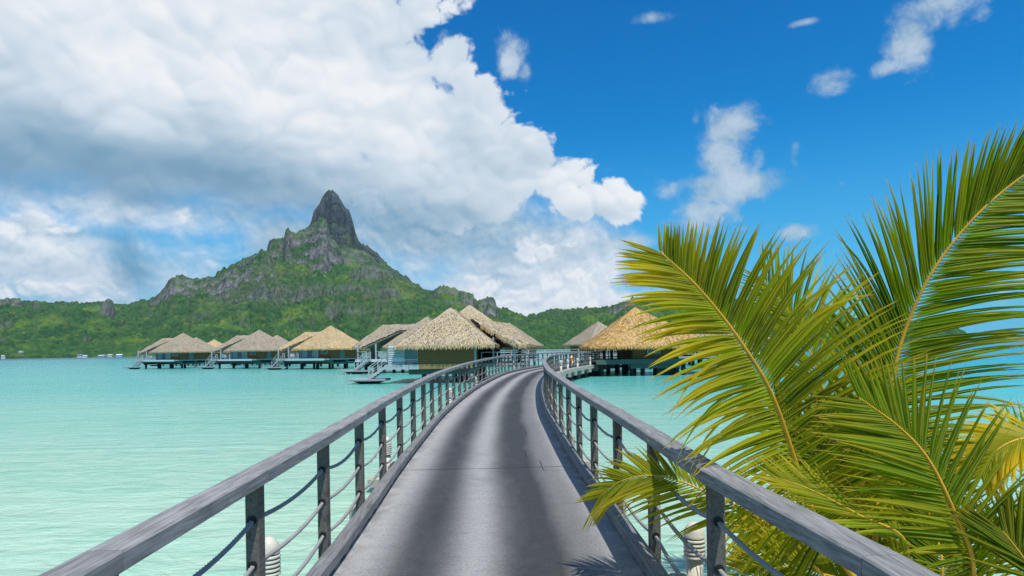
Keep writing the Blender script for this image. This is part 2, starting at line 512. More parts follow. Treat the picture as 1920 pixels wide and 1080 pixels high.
def m_mountain():
    m, N = mat('island_slopes'); P = N.pos()
    rock = N.attr('rock'); dry = N.attr('dry')
    cell = N.vor(P, 1 / 16., 'F1', 'Color'); cd = N.vor(P, 1 / 16., 'F1')
    sc = N.new('ShaderNodeSeparateColor'); N.put(sc.inputs[0], cell)
    n1 = N.noise(P, 1 / 160., 7, .6, .4); n2 = N.noise(P, 1 / 30., 6, .65)
    g = N.mix(sc.outputs[0], (.018, .066, .020), (.050, .120, .028))
    g = N.mix(N.rng(n1, .52, .66, 0, .8), g, (.105, .185, .024))
    g = N.mix(N.rng(n1, .42, .28, 0, .6), g, (.012, .050, .024))
    g = N.mix(N.rng(sc.outputs[1], .95, .98, 0, .35), g, (.21, .20, .03))
    g = N.mix(N.m('MULTIPLY', dry, N.rng(n2, .45, .68, 0, .6)), g, (.13, .115, .075))
    stv = N.noise(N.mapping(P, (1 / 20., 1 / 20., 1 / 90.)), 1, 8, .68, .5)
    sth = N.noise(N.mapping(P, (1 / 120., 1 / 120., 1 / 14.)), 1, 6, .6, .4)
    rk = N.mix(N.rng(stv, .3, .7), (.045, .045, .048), (.26, .25, .235))
    rk = N.mix(N.rng(sth, .5, .7, 0, .5), rk, (.085, .078, .070))
    rk = N.mix(N.rng(n2, .56, .68, 0, .7), rk, (.05, .085, .03))
    rk = N.mix(N.m('MULTIPLY', N.attr('cloud_shade'), .95), rk, N.mix(N.rng(stv, .3, .7), (.018, .024, .030), (.062, .078, .084)))  # cloud shadow over the pinnacle, painted in as darker, bluer rock
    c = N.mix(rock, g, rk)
    N.put(N.b.inputs['Base Color'], c); N.b.inputs['Roughness'].default_value = .95
    N.b.inputs['Specular IOR Level'].default_value = .1
    fol = N.m('MULTIPLY', cd, -1.)
    h = N.mix(rock, fol, N.m('ADD', N.m('MULTIPLY', stv, 1.6), sth))
    N.put(N.b.inputs['Normal'], N.bump(h, .8, 9.0))
    return m


def m_thatch(name, a, b, gold):
    m, N = mat(name); o = N.obj()
    oi = N.new('ShaderNodeObjectInfo').outputs['Random']
    n = N.noise(N.mapping(o, (9, 9, 1.5)), 1.0, 6, .7, .5); n2 = N.noise(o, .8, 5, .6); n3 = N.noise(o, 22, 4, .7)
    c = N.mix(N.rng(n, .3, .7), a, b); c = N.mix(N.rng(n2, .45, .7, 0, .55), c, gold)
    c = N.mix(N.rng(n3, .48, .30, 0, .65), c, tuple(v * .35 for v in a))
    sh = N.attr('shade')
    c = N.mix(N.rng(sh, .5, 0, 0, .42), c, N.mix(1, c, (.42, .40, .38), 'MULTIPLY'))
    c = N.mix(N.rng(sh, .55, 1, 0, .6), c, N.mix(1, c, (1.5, 1.5, 1.5), 'MULTIPLY'))
    # fresh tan fringe
    t = N.attr('fringe')
    c = N.mix(N.m('MULTIPLY', t, .75), c, gold)
    N.put(N.b.inputs['Base Color'], c); N.b.inputs['Roughness'].default_value = .9
    N.b.inputs['Specular IOR Level'].default_value = .15
    N.put(N.b.inputs['Normal'], N.bump(N.m('ADD', n, n3), 1.0, .10))
    return m


def m_planks(name, c1, c2, pitch=.16, vertical=False):
    m, N = mat(name); o = N.obj()
    s = N.new('ShaderNodeSeparateXYZ'); N.put(s.inputs[0], o)
    k = N.m('ADD', s.outputs[0], s.outputs[1]) if vertical else s.outputs[2]
    w = N.m('PINGPONG', k, pitch / 2); gr = N.rng(w, 0, .018, 1, 0)
    n = N.noise(N.mapping(o, (3, 3, 30) if not vertical else (30, 30, 3)), 1, 5, .65)
    c = N.mix(n, c1, c2); c = N.mix(N.m('MULTIPLY', gr, .8), c, tuple(v * .3 for v in c1))
    N.put(N.b.inputs['Base Color'], c); N.put(N.b.inputs['Normal'], N.bump(N.m('SUBTRACT', n, gr), .6, .02))
    return m


def m_leaf():
    m = bpy.data.materials.new('palm_leaflet'); m.use_nodes = True; t = m.node_tree; t.nodes.clear()
    N = NT(t); out = N.new('ShaderNodeOutputMaterial')
    P = N.pos(); ln = N.attr('t'); yl = N.attr('yellow'); rib = N.attr('rib'); rv = N.attr('tone')
    n = N.noise(P, 14, 4, .6)
    g = N.mix(rv, (.008, .056, .001), (.125, .240, .002))
    g = N.mix(N.rng(n, .5, .75, 0, .4), g, (.17, .22, .012))
    g = N.mix(N.m('MULTIPLY', yl, N.rng(ln, -.2, 1.0, .25, 1)), g, (.50, .40, .015))
    g = N.mix(N.rng(ln, .80, .97, 0, .75), g, (.46, .33, .06))
    g = N.mix(N.rng(ln, .955, .995, 0, .9), g, (.10, .06, .035))
    g = N.mix(N.m('MULTIPLY', N.rng(rib, .6, .95), .6), g, (.42, .42, .05))
    d = N.new('ShaderNodeBsdfDiffuse'); tr = N.new('ShaderNodeBsdfTranslucent'); gl = N.new('ShaderNodeBsdfGlossy')
    N.put(d.inputs['Color'], g)
    N.put(tr.inputs['Color'], N.mix(1, g, (3.1, 2.5, .08), 'MULTIPLY'))
    gl.inputs['Roughness'].default_value = .45; gl.inputs['Color'].default_value = (1, 1, 1, 1)
    m1 = N.new('ShaderNodeMixShader'); m1.inputs[0].default_value = .42
    t.links.new(d.outputs[0], m1.inputs[1]); t.links.new(tr.outputs[0], m1.inputs[2])
    fr = N.new('ShaderNodeFresnel'); fr.inputs[0].default_value = 1.4
    m2 = N.new('ShaderNodeMixShader'); N.put(m2.inputs[0], N.m('MULTIPLY', fr.outputs[0], .18))
    t.links.new(m1.outputs[0], m2.inputs[1]); t.links.new(gl.outputs[0], m2.inputs[2])
    t.links.new(m2.outputs[0], out.inputs[0])
    return m


M = {}
M['deck'] = m_deck()
M['rail'] = m_wood('weathered_grey_wood', (.135, .132, .128), (.315, .31, .30), (.075, .073, .070))
M['post'] = m_wood('brown_grey_wood', (.085, .076, .064), (.175, .16, .138), (.05, .045, .04))
M['curb'] = m_wood('curb_wood', (.12, .118, .114), (.25, .245, .24), (.055, .054, .052))
M['rope'] = m_rope()
M['concrete'] = flat('rough_concrete', (.42, .39, .32), .9, .3, 3)
M['pile'] = flat('dark_pile', (.030, .032, .034), .7, .4, 3)
M['black'] = flat('dark_rubber', (.015, .015, .016), .6)
M['water'] = m_water()
M['mount'] = m_mountain()
M['white'] = flat('white_paint', (.72, .72, .70), .5, .08, 5)
M['cream'] = flat('cream_plastic', (.66, .62, .52), .4, .1, 8)
M['whitewood'] = flat('bleached_wood', (.50, .50, .48), .7, .12, 6)
M['greywood'] = flat('grey_boards', (.36, .37, .37), .8, .2, 4)
M['algae'] = flat('algae_beam', (.10, .135, .105), .8, .3, 1.5)
M['brown'] = m_planks('brown_planks', (.22, .082, .028), (.38, .16, .055))
M['ochre'] = flat('ochre_skirt', (.42, .24, .085), .8, .2, 2)
M['glass'] = flat('blue_glass', (.025, .05, .055), .08, .3, .7, .8)
M['curtain'] = flat('pale_curtain', (.36, .42, .40), .8, .15, 3)
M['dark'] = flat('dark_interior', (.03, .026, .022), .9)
M['screen'] = m_planks('pale_slats', (.50, .52, .50), (.66, .67, .64), .22)
M['tealscreen'] = m_planks('teal_slats', (.15, .21, .20), (.22, .28, .26), .14)
M['orange'] = flat('orange_buoy', (.75, .22, .02), .5, .1)
M['rachis'] = flat('frond_rachis', (.66, .36, .03), .5, .3, 9)
M['fibre'] = flat('palm_fibre', (.14, .09, .045), .95, .4, 12)
M['leaf'] = m_leaf()
M['sand'] = flat('sand', (.55, .48, .36), .95, .15, 2)
TH = {
    'grey': m_thatch('grey_thatch', (.37, .295, .21), (.60, .50, .375), (.56, .42, .25)),
    'tan': m_thatch('tan_thatch', (0.535, 0.385, 0.21), (0.832, 0.621, 0.357), (0.817, 0.52, 0.206)),
    'gold': m_thatch('golden_thatch', (0.594, 0.371, 0.146), (0.891, 0.581, 0.243), (0.861, 0.486, 0.141)),
    'pale': m_thatch('pale_thatch', (.52, .41, .265), (.80, .66, .455), (.74, .53, .27)),
}

# ------------------------------------------------------------------ water and far sea
def build_water():
    xs = [-8000, -4000, -1500, -400, -100, 0, 100, 400, 1500, 4000, 8000]
    ys = [-2000, -500, -60, 0, 60, 200, 500, 1000, 2000, 5000, 8400]
    v = [(x, y, 0) for y in ys for x in xs]; n = len(xs)
    f = [(j * n + i, j * n + i + 1, (j + 1) * n + i + 1, (j + 1) * n + i) for j in range(len(ys) - 1) for i in range(n - 1)]
    ob('water', v, f, M['water'], kind='structure')


build_water()


# ------------------------------------------------------------------ island mountain
class VN:
    def __init__(s, seed): s.tab = np.random.RandomState(seed).rand(256, 256)

    def __call__(s, x, y):
        xi = np.floor(x).astype(int); yi = np.floor(y).astype(int); fx = x - xi; fy = y - yi
        fx = fx * fx * fx * (fx * (fx * 6 - 15) + 10); fy = fy * fy * fy * (fy * (fy * 6 - 15) + 10)
        g = lambda a, b: s.tab[a % 256, b % 256]
        return (g(xi, yi) * (1 - fx) + g(xi + 1, yi) * fx) * (1 - fy) + (g(xi, yi + 1) * (1 - fx) + g(xi + 1, yi + 1) * fx) * fy

    def fbm(s, x, y, o=5, gain=.5, ridged=False):
        r = 0; a = 1; tot = 0
        for i in range(o):
            n = s(x * 2 ** i + 17.3 * i, y * 2 ** i + 9.1 * i)
            if ridged: n = 1 - np.abs(2 * n - 1)
            r = r + a * n; tot += a; a *= gain
        return r / tot


def worley(x, y, seed):
    rs = np.random.RandomState(seed); jx = rs.rand(256, 256); jy = rs.rand(256, 256); hh = rs.rand(256, 256)
    xi = np.floor(x).astype(int); yi = np.floor(y).astype(int); best = np.full(x.shape, 9.); hb = np.zeros(x.shape)
    for dx in (-1, 0, 1):
        for dy in (-1, 0, 1):
            a, b = (xi + dx) % 256, (yi + dy) % 256
            d = (xi + dx + jx[a, b] - x) ** 2 + (yi + dy + jy[a, b] - y) ** 2
            k = d < best; best = np.where(k, d, best); hb = np.where(k, hh[a, b], hb)
    return np.sqrt(best), hb


def sil(pts):
    """silhouette as (bearing slope, elevation slope) pairs"""
    a = [uv(*p) for p in pts]
    return np.array([p[0] / F for p in a]), np.array([-p[1] / F for p in a])


def build_mountain():
    nu, nv = 1250, 400
    u = np.linspace(-.90, .80, nu)
    tt = np.linspace(0, 1, nv)
    Y0 = 1500.; Y1 = 3150.
    Yl = Y0 + (Y1 - Y0) * (tt ** .92)
    U, Y = np.meshgrid(u, Yl)
    X = U * Y
    n = VN(3); n2 = VN(11)
    h = np.full(X.shape, -30.); rock = np.zeros(X.shape)
    # main body
    base = [(-200, 560), (-60, 566), (0, 566), (60, 569), (120, 572), (150, 573), (195, 570), (216, 574), (240, 575), (270, 567), (290, 563), (318, 541), (360, 530), (405, 525), (450, 499), (500, 480), (560, 476), (600, 466), (640, 462), (680, 476), (722, 500), (772, 532), (795, 545), (812, 550), (850, 555), (893, 567), (932, 580), (960, 588), (985, 597), (1010, 591), (1040, 585), (1100, 583), (1140, 579), (1165, 573), (1190, 566), (1230, 556), (1290, 552), (1400, 570), (1500, 590), (1650, 603), (1750, 611), (1790, 617), (1800, 624), (1815, 633), (1826, 641), (1860, 652), (2000, 660)]
    uu, ee = sil(base)
    Eb = np.interp(u, uu, ee)[None, :]
    Yr = 2780. + 90 * (n.fbm(u * 9 + 5, u * 0 + .3, 3) - .5)[None, :]
    Yr = Yr - 500 * np.clip((np.abs(u + .33) - .25) / .4, 0, 1)[None, :]
    Ys = 1520. + 140 * (n.fbm(u * 7 + 1, u * 0 + 4., 4) - .5)[None, :]
    Ys = Ys + 500 * np.clip((u - .0) / .15, 0, 1)[None, :] * 0.6
    t = np.clip((Y - Ys) / (Yr - Ys), 0, 1)
    Hr = Eb * Yr + CZ
    prof = .30 * t + .70 * t ** 1.7
    gul = n.fbm(X / 330. + .3 * n2.fbm(X / 90., Y / 90., 3), Y / 620., 5, .5, True) - .55
    gul2 = n2.fbm(X / 95., Y / 130., 4, .55, True) - .55
    env = np.clip(t * 5, 0, 1) * np.clip((1 - t) * 3.2, 0, 1)
    amp = np.clip(Hr, 0, 420)
    hb = Hr * prof + env * amp * (.50 * gul + .17 * gul2)
    back = np.clip((Y - Yr) / 250., 0, 1)
    hb = np.where(Y > Yr, Hr * (1 - .75 * back) , hb)
    # keep the body below the silhouette
    lim = Eb * Y + CZ + 1.0
    hb = np.where(Y < Yr, np.minimum(hb, lim * (.985 - .02 * n2.fbm(X / 40, Y / 40, 3))), hb)
    hb = np.where(Y < Ys, -6., hb)
    # terraced cliff bands on the middle slopes
    band = n.fbm(X / 420. + 3, Y / 420. + 8, 4)
    for k, (lev, wid, st) in enumerate(((118, 26, 15), (205, 30, 22), (300, 34, 26), (385, 30, 22))):
        lv = lev + 60 * (n2.fbm(X / 300. + k * 5, Y / 500., 3) - .5)
        msk = np.clip((n.fbm(X / 260. + 7 * k, Y / 900. + 2 * k, 3) - .40) * 9, 0, 1) * np.clip((U + .52) * 14, 0, 1) * np.clip((-.14 - U) * 14, 0, 1)
        s = (hb - lv) / wid
        step = np.tanh(s * 2.6) * st * 1.25 * np.exp(-np.abs(s) * .7)
        hb = hb + step * msk * np.where(Y < Yr, 1, 0)
        rock = np.maximum(rock, msk * np.exp(-(s * 1.3) ** 2) * .85 * np.clip(.25 + 1.5 * (n2.fbm(X / 28., Y / 28., 3) - .3), 0, 1) * np.where(Y < Yr, 1, 0))
    h = np.maximum(h, hb)
    # crags: own silhouettes, steep fluted faces
    crags = [
        # the pinnacle
        ([(545, 500), (560, 470), (572, 440), (583, 416), (588, 396), (597, 386), (603, 372), (612, 361), (621, 357), (630, 361), (639, 374), (646, 388), (655, 394), (660, 410), (667, 436), (675, 456), (690, 463), (706, 474), (722, 491), (735, 507), (752, 514), (768, 524), (778, 538), (786, 552)], 2930, 210, 300),
        # the bastion in front
        ([(496, 492), (502, 458), (508, 451), (520, 450), (532, 449), (535, 433), (541, 430), (547, 439), (560, 437), (575, 431), (590, 420), (598, 411), (606, 409), (612, 414), (616, 432), (624, 448), (634, 462), (641, 474), (646, 494)], 2640, 90, 95),
        ([(280, 568), (290, 560), (302, 546), (318, 526), (332, 520), (346, 518), (358, 524), (380, 523), (402, 521), (408, 514), (430, 502), (450, 493), (470, 481), (490, 474), (505, 474), (520, 490)], 2600, 90, 42),
        ([(806, 556), (812, 547), (816, 541), (826, 538), (850, 542), (870, 548), (888, 555), (892, 566)], 2560, 70, 55),
        ([(894, 570), (899, 565), (906, 562), (919, 560), (929, 567), (933, 581)], 2540, 60, 50),
        ([(-40, 575), (-20, 562), (5, 561), (38, 561), (42, 572)], 2350, 20, 60),
        ([(188, 573), (196, 565), (205, 562), (212, 566), (216, 577)], 2350, 18, 60),
        ([(60, 571), (64, 563), (72, 562), (75, 572)], 2350, 14, 50),
        ([(1140, 585), (1150, 576), (1170, 571), (1185, 562), (1200, 560)], 2350, 90, 30)]
    for k, (pts, yr, D, bh) in enumerate(crags):
        uu, ee = sil(pts)
        E_ = np.interp(u, uu, ee, left=-1, right=-1)[None, :]
        E_ = E_ + .0016 * (n.fbm(u * 130 + k, u * 0 + k, 3) - .5)[None, :]
        flu = n2.fbm(X / 42. + k, Y / 400., 4, .6, True)
        yr_ = yr + D * .9 * (n.fbm(u * 24 + 3 * k, u * 0 + 1.7 * k, 4) - .5)[None, :]
        Hk = E_ * yr_ + CZ
        t = np.clip((yr_ - Y) / D, 0, 60)
        led = n.fbm(X / 60. + 4, (Y * 1.0) / 25. + k, 3)
        hk = Hk - bh * 1.25 * (t ** 1.15) - 26 * np.clip(t * 4, 0, 1) * (1 - flu) - 18 * np.clip(t * 3, 0, 1) * led
        hk = np.where(Y > yr_, Hk - (Y - yr_) * .9, hk)
        win = (E_ > -.5)
        hk = np.where(win, hk, -50)
        up = hk > h
        steep = np.clip(.15 + 1.7 * np.clip(t * 2.2, 0, 1), 0, 1) * np.clip(1.25 - np.clip((n2.fbm(X / 70. + k, Y / 30. + h * 0 + hk / 45., 4) - .47) * 7, 0, 1.25), 0, 1)
        if k == 0: steep = np.clip(steep + .55, 0, 1); cloud_shade = np.where(up, np.clip(t * 3 + .6, 0, 1), 0)  # pinnacle also gets the mask for its painted cloud shadow
        rock = np.where(up, np.where(Y > yr_, .35, steep), rock)
        h = np.where(up, hk, h)
    # rock where it is steep
    Xc = X
    dhy = np.gradient(h, axis=0) / np.gradient(Y, axis=0); dhx = np.gradient(h, axis=1) / np.gradient(Xc, axis=1)
    slope = np.sqrt(dhx ** 2 + dhy ** 2)
    rock = np.clip(np.maximum(rock, np.clip((slope - 1.7) * 1.3, 0, .55)), 0, 1)
    # tree canopy
    d, hh = worley(X / 17., Y / 17., 5); d2, h2 = worley(X / 34., Y / 34., 9)
    can = (1 - np.clip(d * 1.15, 0, 1) ** 2) * (5 + 11 * hh) + (1 - np.clip(d2 * 1.1, 0, 1) ** 2) * 8 * h2
    h = np.where(h > .5, h + can * (1 - np.clip(rock * 1.6, 0, 1)) * np.clip(h / 20, .5, 1) , h)
    h = h + np.where(h > 20, (n.fbm(X / 9., Y / 9., 3) - .5) * 9 * rock, 0)
    dry = np.clip((n.fbm(X / 220. + 40, Y / 400., 4) - .46) * 5, 0, 1) * np.clip((h - 60) / 120, 0, 1)
    co = np.stack([X, Y, h], -1).reshape(-1, 3)
    me = bpy.data.meshes.new('mountain')
    i = np.arange(nu * nv).reshape(nv, nu)
    q = np.stack([i[:-1, :-1], i[:-1, 1:], i[1:, 1:], i[1:, :-1]], -1).reshape(-1, 4)
    hv = h.reshape(-1)
    q = q[(hv[q] > -4).any(1)]
    me.vertices.add(len(co)); me.vertices.foreach_set('co', co.astype(np.float32).ravel())
    me.loops.add(q.size); me.loops.foreach_set('vertex_index', q.ravel().astype(np.int32))
    me.polygons.add(len(q)); me.polygons.foreach_set('loop_start', np.arange(0, q.size, 4, dtype=np.int32))
    me.polygons.foreach_set('loop_total', np.full(len(q), 4, dtype=np.int32))
    me.polygons.foreach_set('use_smooth', np.ones(len(q), bool))
    for nm, a in (('rock', rock), ('dry', dry), ('cloud_shade', cloud_shade)):
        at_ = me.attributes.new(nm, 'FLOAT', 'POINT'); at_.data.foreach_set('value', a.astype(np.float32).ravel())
    me.update(calc_edges=True)
    me.materials.append(M['mount'])
    o = link('mountain', me); o['kind'] = 'structure'
    return o


build_mountain()


def build_islet():
    """low wooded reef islet on the horizon at the right"""
    n = VN(21); nx, ny = 260, 14
    u = np.linspace(.70, 1.0, nx); Yl = np.linspace(5200, 5500, ny)
    U, Y = np.meshgrid(u, Yl); X = U * Y
    j = np.linspace(0, 1, ny)[:, None]
    e = np.clip((u - .705) / .04, 0, 1)[None, :] * (.55 + .45 * n.fbm(u * 60, u * 0, 4)[None, :])
    d, hh = worley(X / 26., Y / 26., 3)
    h = 36 * e * np.sqrt(np.clip(j * 2.2, 0, 1)) + (1 - np.clip(d, 0, 1) ** 2) * 9 * hh - 2
    h = np.where(j < .01, -3, h)
    v = np.stack([X, Y, h], -1).reshape(-1, 3)
    f = [(a * nx + b, a * nx + b + 1, (a + 1) * nx + b + 1, (a + 1) * nx + b) for a in range(ny - 1) for b in range(nx - 1)]
    ob('reef_islet', v, f, M['mount'], kind='structure', smooth=True, attrs={'rock': [0.] * len(v), 'dry': [0.] * len(v), 'cloud_shade': [0.] * len(v)})


build_islet()


# ------------------------------------------------------------------ walkway
def Hdeck(Y): return 1.45 + .6 * math.exp(-max(Y, -8) / 24)


CTRL = [(-.14, -7), (-.18, -3), (-.2, 0), (-.235, 4), (-.27, 6.5), (-.38, 9.5), (-.445, 13), (-.475, 17.4), (-.28, 24), (.02, 29.5), (.45, 35), (1.05, 41), (1.95, 46), (3.15, 51), (4.8, 56.3), (6.9, 62), (9.3, 67), (12.2, 71.5), (15.5, 75), (19.5, 77.5)]


def catmull(P, step=.05):
    out = []
    P = [Vector((p[0], p[1])) for p in P]
    for i in range(1, len(P) - 2):
        p0, p1, p2, p3 = P[i - 1:i + 3]
        n = max(2, int((p2 - p1).length / step))
        for k in range(n):
            t = k / n
            out.append(.5 * ((2 * p1) + (p2 - p0) * t + (2 * p0 - 5 * p1 + 4 * p2 - p3) * t * t + (3 * p1 - p0 - 3 * p2 + p3) * t ** 3))
    out.append(P[-2])
    return out


CL = catmull(CTRL)
CUM = [0.]
for a, b in zip(CL, CL[1:]): CUM.append(CUM[-1] + (b - a).length)
CUMA = np.array(CUM); CLX = np.array([p.x for p in CL]); CLY = np.array([p.y for p in CL])
LEN = CUM[-1]


def path(s, off=0., dz=0.):
    x, y = np.interp(s, CUMA, CLX), np.interp(s, CUMA, CLY)
    x2, y2 = np.interp(s + .3, CUMA, CLX), np.interp(s + .3, CUMA, CLY); x1, y1 = np.interp(s - .3, CUMA, CLX), np.interp(s - .3, CUMA, CLY)
    t = Vector((x2 - x1, y2 - y1)).normalized()
    nx, ny = t.y, -t.x           # right-hand normal
    if off > .5: off += .17 * min(1, max(0, (4.3 - y) / 2.2))
    return Vector((x + nx * off, y + ny * off, CZ - Hdeck(y) + dz))


def heading(s):
    a, b = path(s - .2), path(s + .2)
    return math.atan2(b.y - a.y, b.x - a.x)


def sY(Y): return float(np.interp(Y, CLY, CUMA))


def build_walkway():
    ss = list(np.arange(0, sY(24), .25)) + list(np.arange(sY(24), LEN, .6))
    lat = [-1.50, -1.36, -1.1, -.8, -.5, -.2, .1, .4, .7, 1.0, 1.3, 1.50]
    v, f, la, al = [], [], [], []
    nl = len(lat)
    for s in ss:
        for o_ in lat:
            p = path(s, o_, 0.0); v.append(p); la.append(o_); al.append(s)
    for i in range(len(ss) - 1):
        for j in range(nl - 1):
            f.append((i * nl + j, i * nl + j + 1, (i + 1) * nl + j + 1, (i + 1) * nl + j))
    w = ob('walkway', v, f, M['deck'], kind='structure', attrs={'lat': la, 'along': al}, smooth=True)
    w['label'] = 'worn concrete walkway with dark wheel tracks curving over the lagoon'
    # slab edge and underside, a little inside the surface's rim
    sb = MB(); sec = [(-1.495, -.004), (1.495, -.004), (1.495, -.30), (-1.495, -.30)]
    sv = []
    for s in ss[::2]:
        for o_, dz in sec: sv.append(path(s, o_, dz - .002))
    sf = []
    for i in range(len(ss[::2]) - 1):
        for a, b in ((1, 2), (2, 3), (3, 0)):
            sf.append((i * 4 + a, i * 4 + b, (i + 1) * 4 + b, (i + 1) * 4 + a))
    ob('slab', sv, sf, M['concrete'], w)
    # expansion joints and a saw-cut patch
    for Yj, l0, l1, skew in ((9.95, -1.32, 1.2, .03), (21.5, -1.3, 1.3, .0), (31, -1.3, 1.3, 0), (40, -1.3, 1.3, 0)):
        s0 = sY(Yj); q = []
        n = 24
        for k in range(n + 1):
            l_ = l0 + (l1 - l0) * k / n; wv = (rnd.random() - .5) * .006
            wd = .005 + .005 * rnd.random()
            q.append((path(s0 + skew * k / n + wv - wd, l_, .004), path(s0 + skew * k / n + wv + wd, l_, .004)))
        vv = [p for ab in q for p in ab]
        ob('expansion_joint', vv, [(2 * k, 2 * k + 2, 2 * k + 3, 2 * k + 1) for k in range(n)], M['black'], w)
    s0 = sY(9.95)
    cuts = MB()
    for (a, b, c, d) in ((s0 - .25, s0 + .55, .83, .838), (s0 - .25, s0 - .242, .83, 1.3), (s0 + .9, s0 + 1.6, .62, .628), (sY(13.2), sY(14.3), .72, .728)):
        cuts.add([path(a, c, .008), path(a, d, .008), path(b, d, .008), path(b, c, .008)], [(0, 1, 2, 3)])
    cuts.build('saw_cut', M['black'], w)
    # piles and caps
    s = sY(3.0)
    pm = MB().tube([(0, 0, -1.5), (0, 0, .6)], .2, 12).mesh('pile', M['pile'])
    while s < LEN - 3:
        p = path(s)
        hd = heading(s)
        cap = MB().box(-.22, .22, -1.92, 1.92, -.62, -.31).build('pile_cap', M['concrete'], w)
        cap.location = p; cap.rotation_euler = (0, 0, hd)
        for sd in (-1.25, 1.25):
            q = path(s, sd); o = link('pile', pm, w); o.location = (q.x, q.y, q.z - 1.15)
            o.scale = (1, 1, 1)
        s += 3.05
    # outer concrete ledge blocks along the right side of the far bend
    bm_ = MB().box(-.5, .5, -.14, .14, -.20, .10, .02).mesh('ledge_block', M['concrete'])
    s = sY(40)
    while s < sY(63):
        o = link('ledge_block', bm_, w); o.location = path(s, 1.66, -.14); o.rotation_euler = (0, 0, heading(s)); s += 1.22
    return w


build_walkway()


def railing(side, label):
    off = 1.50 * side + .0
    root = thing('railing', label, 'railing', path(0, off), 0, 'rope railings of the walkway')
    o0 = root.location.copy()
    BAY = 1.63
    s_first = sY(5.93 if side < 0 else 5.7)
    s0 = s_first - BAY * int(s_first / BAY)
    posts = []; s = s0
    while s < LEN - .6:
        posts.append(s); s += BAY * (1 if s < sY(26) else .93)
    # the right railing stops where the bungalow deck joins
    if side > 0: posts = [p for p in posts if p < sY(64)]
    pm = MB().box(-.055, .055, -.045, .045, -.22, 1.088, .006).mesh('post', M['post'])
    hm = MB().tube([(-.062, 0, 0), (-.0, 0, 0)], .032, 12).mesh('rope_collar', M['black'])
    hts = (.25, .55, .85)
    for i, s in enumerate(posts):
        o = link('post', pm, root); o.location = path(s, off) - o0
        hd = heading(s); o.rotation_euler = (0, 0, hd)
        if path(s).y < 13:
            for h_ in hts:
                c = link('rope_collar', hm, o); c.location = (0, 0, h_)
    # handrail and kerb, one board per bay, butted at the posts
    def board(name, a, b, off_, w, z0, z1, m, gap, bev):
        pa, pb = path(a, off_) - o0, path(b, off_) - o0
        L = (pb - pa).length; dirv = (pb - pa).normalized()
        me = MB().box(-L / 2 + gap, L / 2 - gap, -w / 2, w / 2, z0, z1, bev).mesh(name, m)
        # mitre: trim ends to follow the neighbours
        o = link(name, me, root); o.location = (pa + pb) / 2
        o.rotation_euler = (0, -math.asin(dirv.z), math.atan2(dirv.y, dirv.x))
        return o
    def curved(name, a, b, off_, w, z0, z1, m, n=1):
        """a bent board: follows the path between two posts, mitred ends"""
        hd = heading((a + b) / 2); mid = path((a + b) / 2, off_); c, s_ = math.cos(-hd), math.sin(-hd)
        vs, fs = [], []
        e = .006
        for k in range(n + 1):
            s = a + (b - a) * k / n
            for dy, dz in ((-w / 2 + e, z0), (w / 2 - e, z0), (w / 2, z0 + e), (w / 2, z1 - e * 1.6), (w / 2 - e * 1.6, z1), (-w / 2 + e * 1.6, z1), (-w / 2, z1 - e * 1.6), (-w / 2, z0 + e)):
                p = path(s, off_ - dy, dz) - mid
                vs.append((p.x * c - p.y * s_, p.x * s_ + p.y * c, p.z))
        for k in range(n):
            for j in range(8):
                j2 = (j + 1) % 8; fs.append((k * 8 + j, (k + 1) * 8 + j, (k + 1) * 8 + j2, k * 8 + j2))
        fs.append(tuple(range(8))); fs.append(tuple(n * 8 + k for k in reversed(range(8))))
        o = ob(name, vs, fs, m, root); o.location = mid - o0; o.rotation_euler = (0, 0, hd)
        return o
    kin = off - side * .125
    blk = MB().box(-.09, .09, -.04, .04, .001, .058).mesh('spacer_block', M['curb'])
    g = .0015
    for a, b in zip(posts, posts[1:]):
        curved('handrail_board', a + g, b - g, off - side * .015, .165, 1.09, 1.18, M['rail'])
        curved('kerb_beam', a + g, b - g, kin, .13, .06, .16, M['curb'])
        for k in (.12, .5, .88):
            s = a + (b - a) * k
            o = link('spacer_block', blk, root); o.location = path(s, kin) - o0; o.rotation_euler = (0, 0, heading(s))
    # three ropes sagging from post to post, laid in three strands
    for hz in hts:
        vs, fs = [], []; seg = 9; prev = None; ang = 0
        sn = posts[0]; rings = []
        for a, b in zip(posts, posts[1:]):
            ym = path(a).y
            st = .011 if ym < 7 else (.03 if ym < 12 else (.16 if ym < 30 else .4))
            n = max(3, int((b - a) / st))
            sag = .05 + .03 * rnd.random()
            for k in range(n):
                t = k / n; rings.append((a + (b - a) * t, hz - sag * 4 * t * (1 - t), ym))
        for i, (s, z_, ym) in enumerate(rings):
            p = path(s, off, z_) - o0
            i2 = min(i + 1, len(rings) - 1); i1 = max(i - 1, 0)
            tv = (path(rings[i2][0], off, rings[i2][1]) - path(rings[i1][0], off, rings[i1][1])).normalized()
            sd = tv.cross(Vector((0, 0, 1))).normalized(); up = sd.cross(tv)
            ang = s * 2 * math.pi / .10
            for k in range(seg):
                a_ = 2 * math.pi * k / seg
                r = .0150 + (.0030 * math.cos(3 * (a_ - ang)) if ym < 12 else 0)
                vs.append(p + (sd * math.cos(a_) + up * math.sin(a_)) * r)
        for i in range(len(rings) - 1):
            for k in range(seg):
                k2 = (k + 1) % seg; fs.append((i * seg + k, i * seg + k2, (i + 1) * seg + k2, (i + 1) * seg + k))
        ob('rope', vs, fs, M['rope'], root, smooth=True)
    return root


railing(-1, 'grey wooden railing with sagging ropes along the open lagoon side of the walkway')
railing(1, 'grey wooden railing with sagging ropes beside the coconut palms')


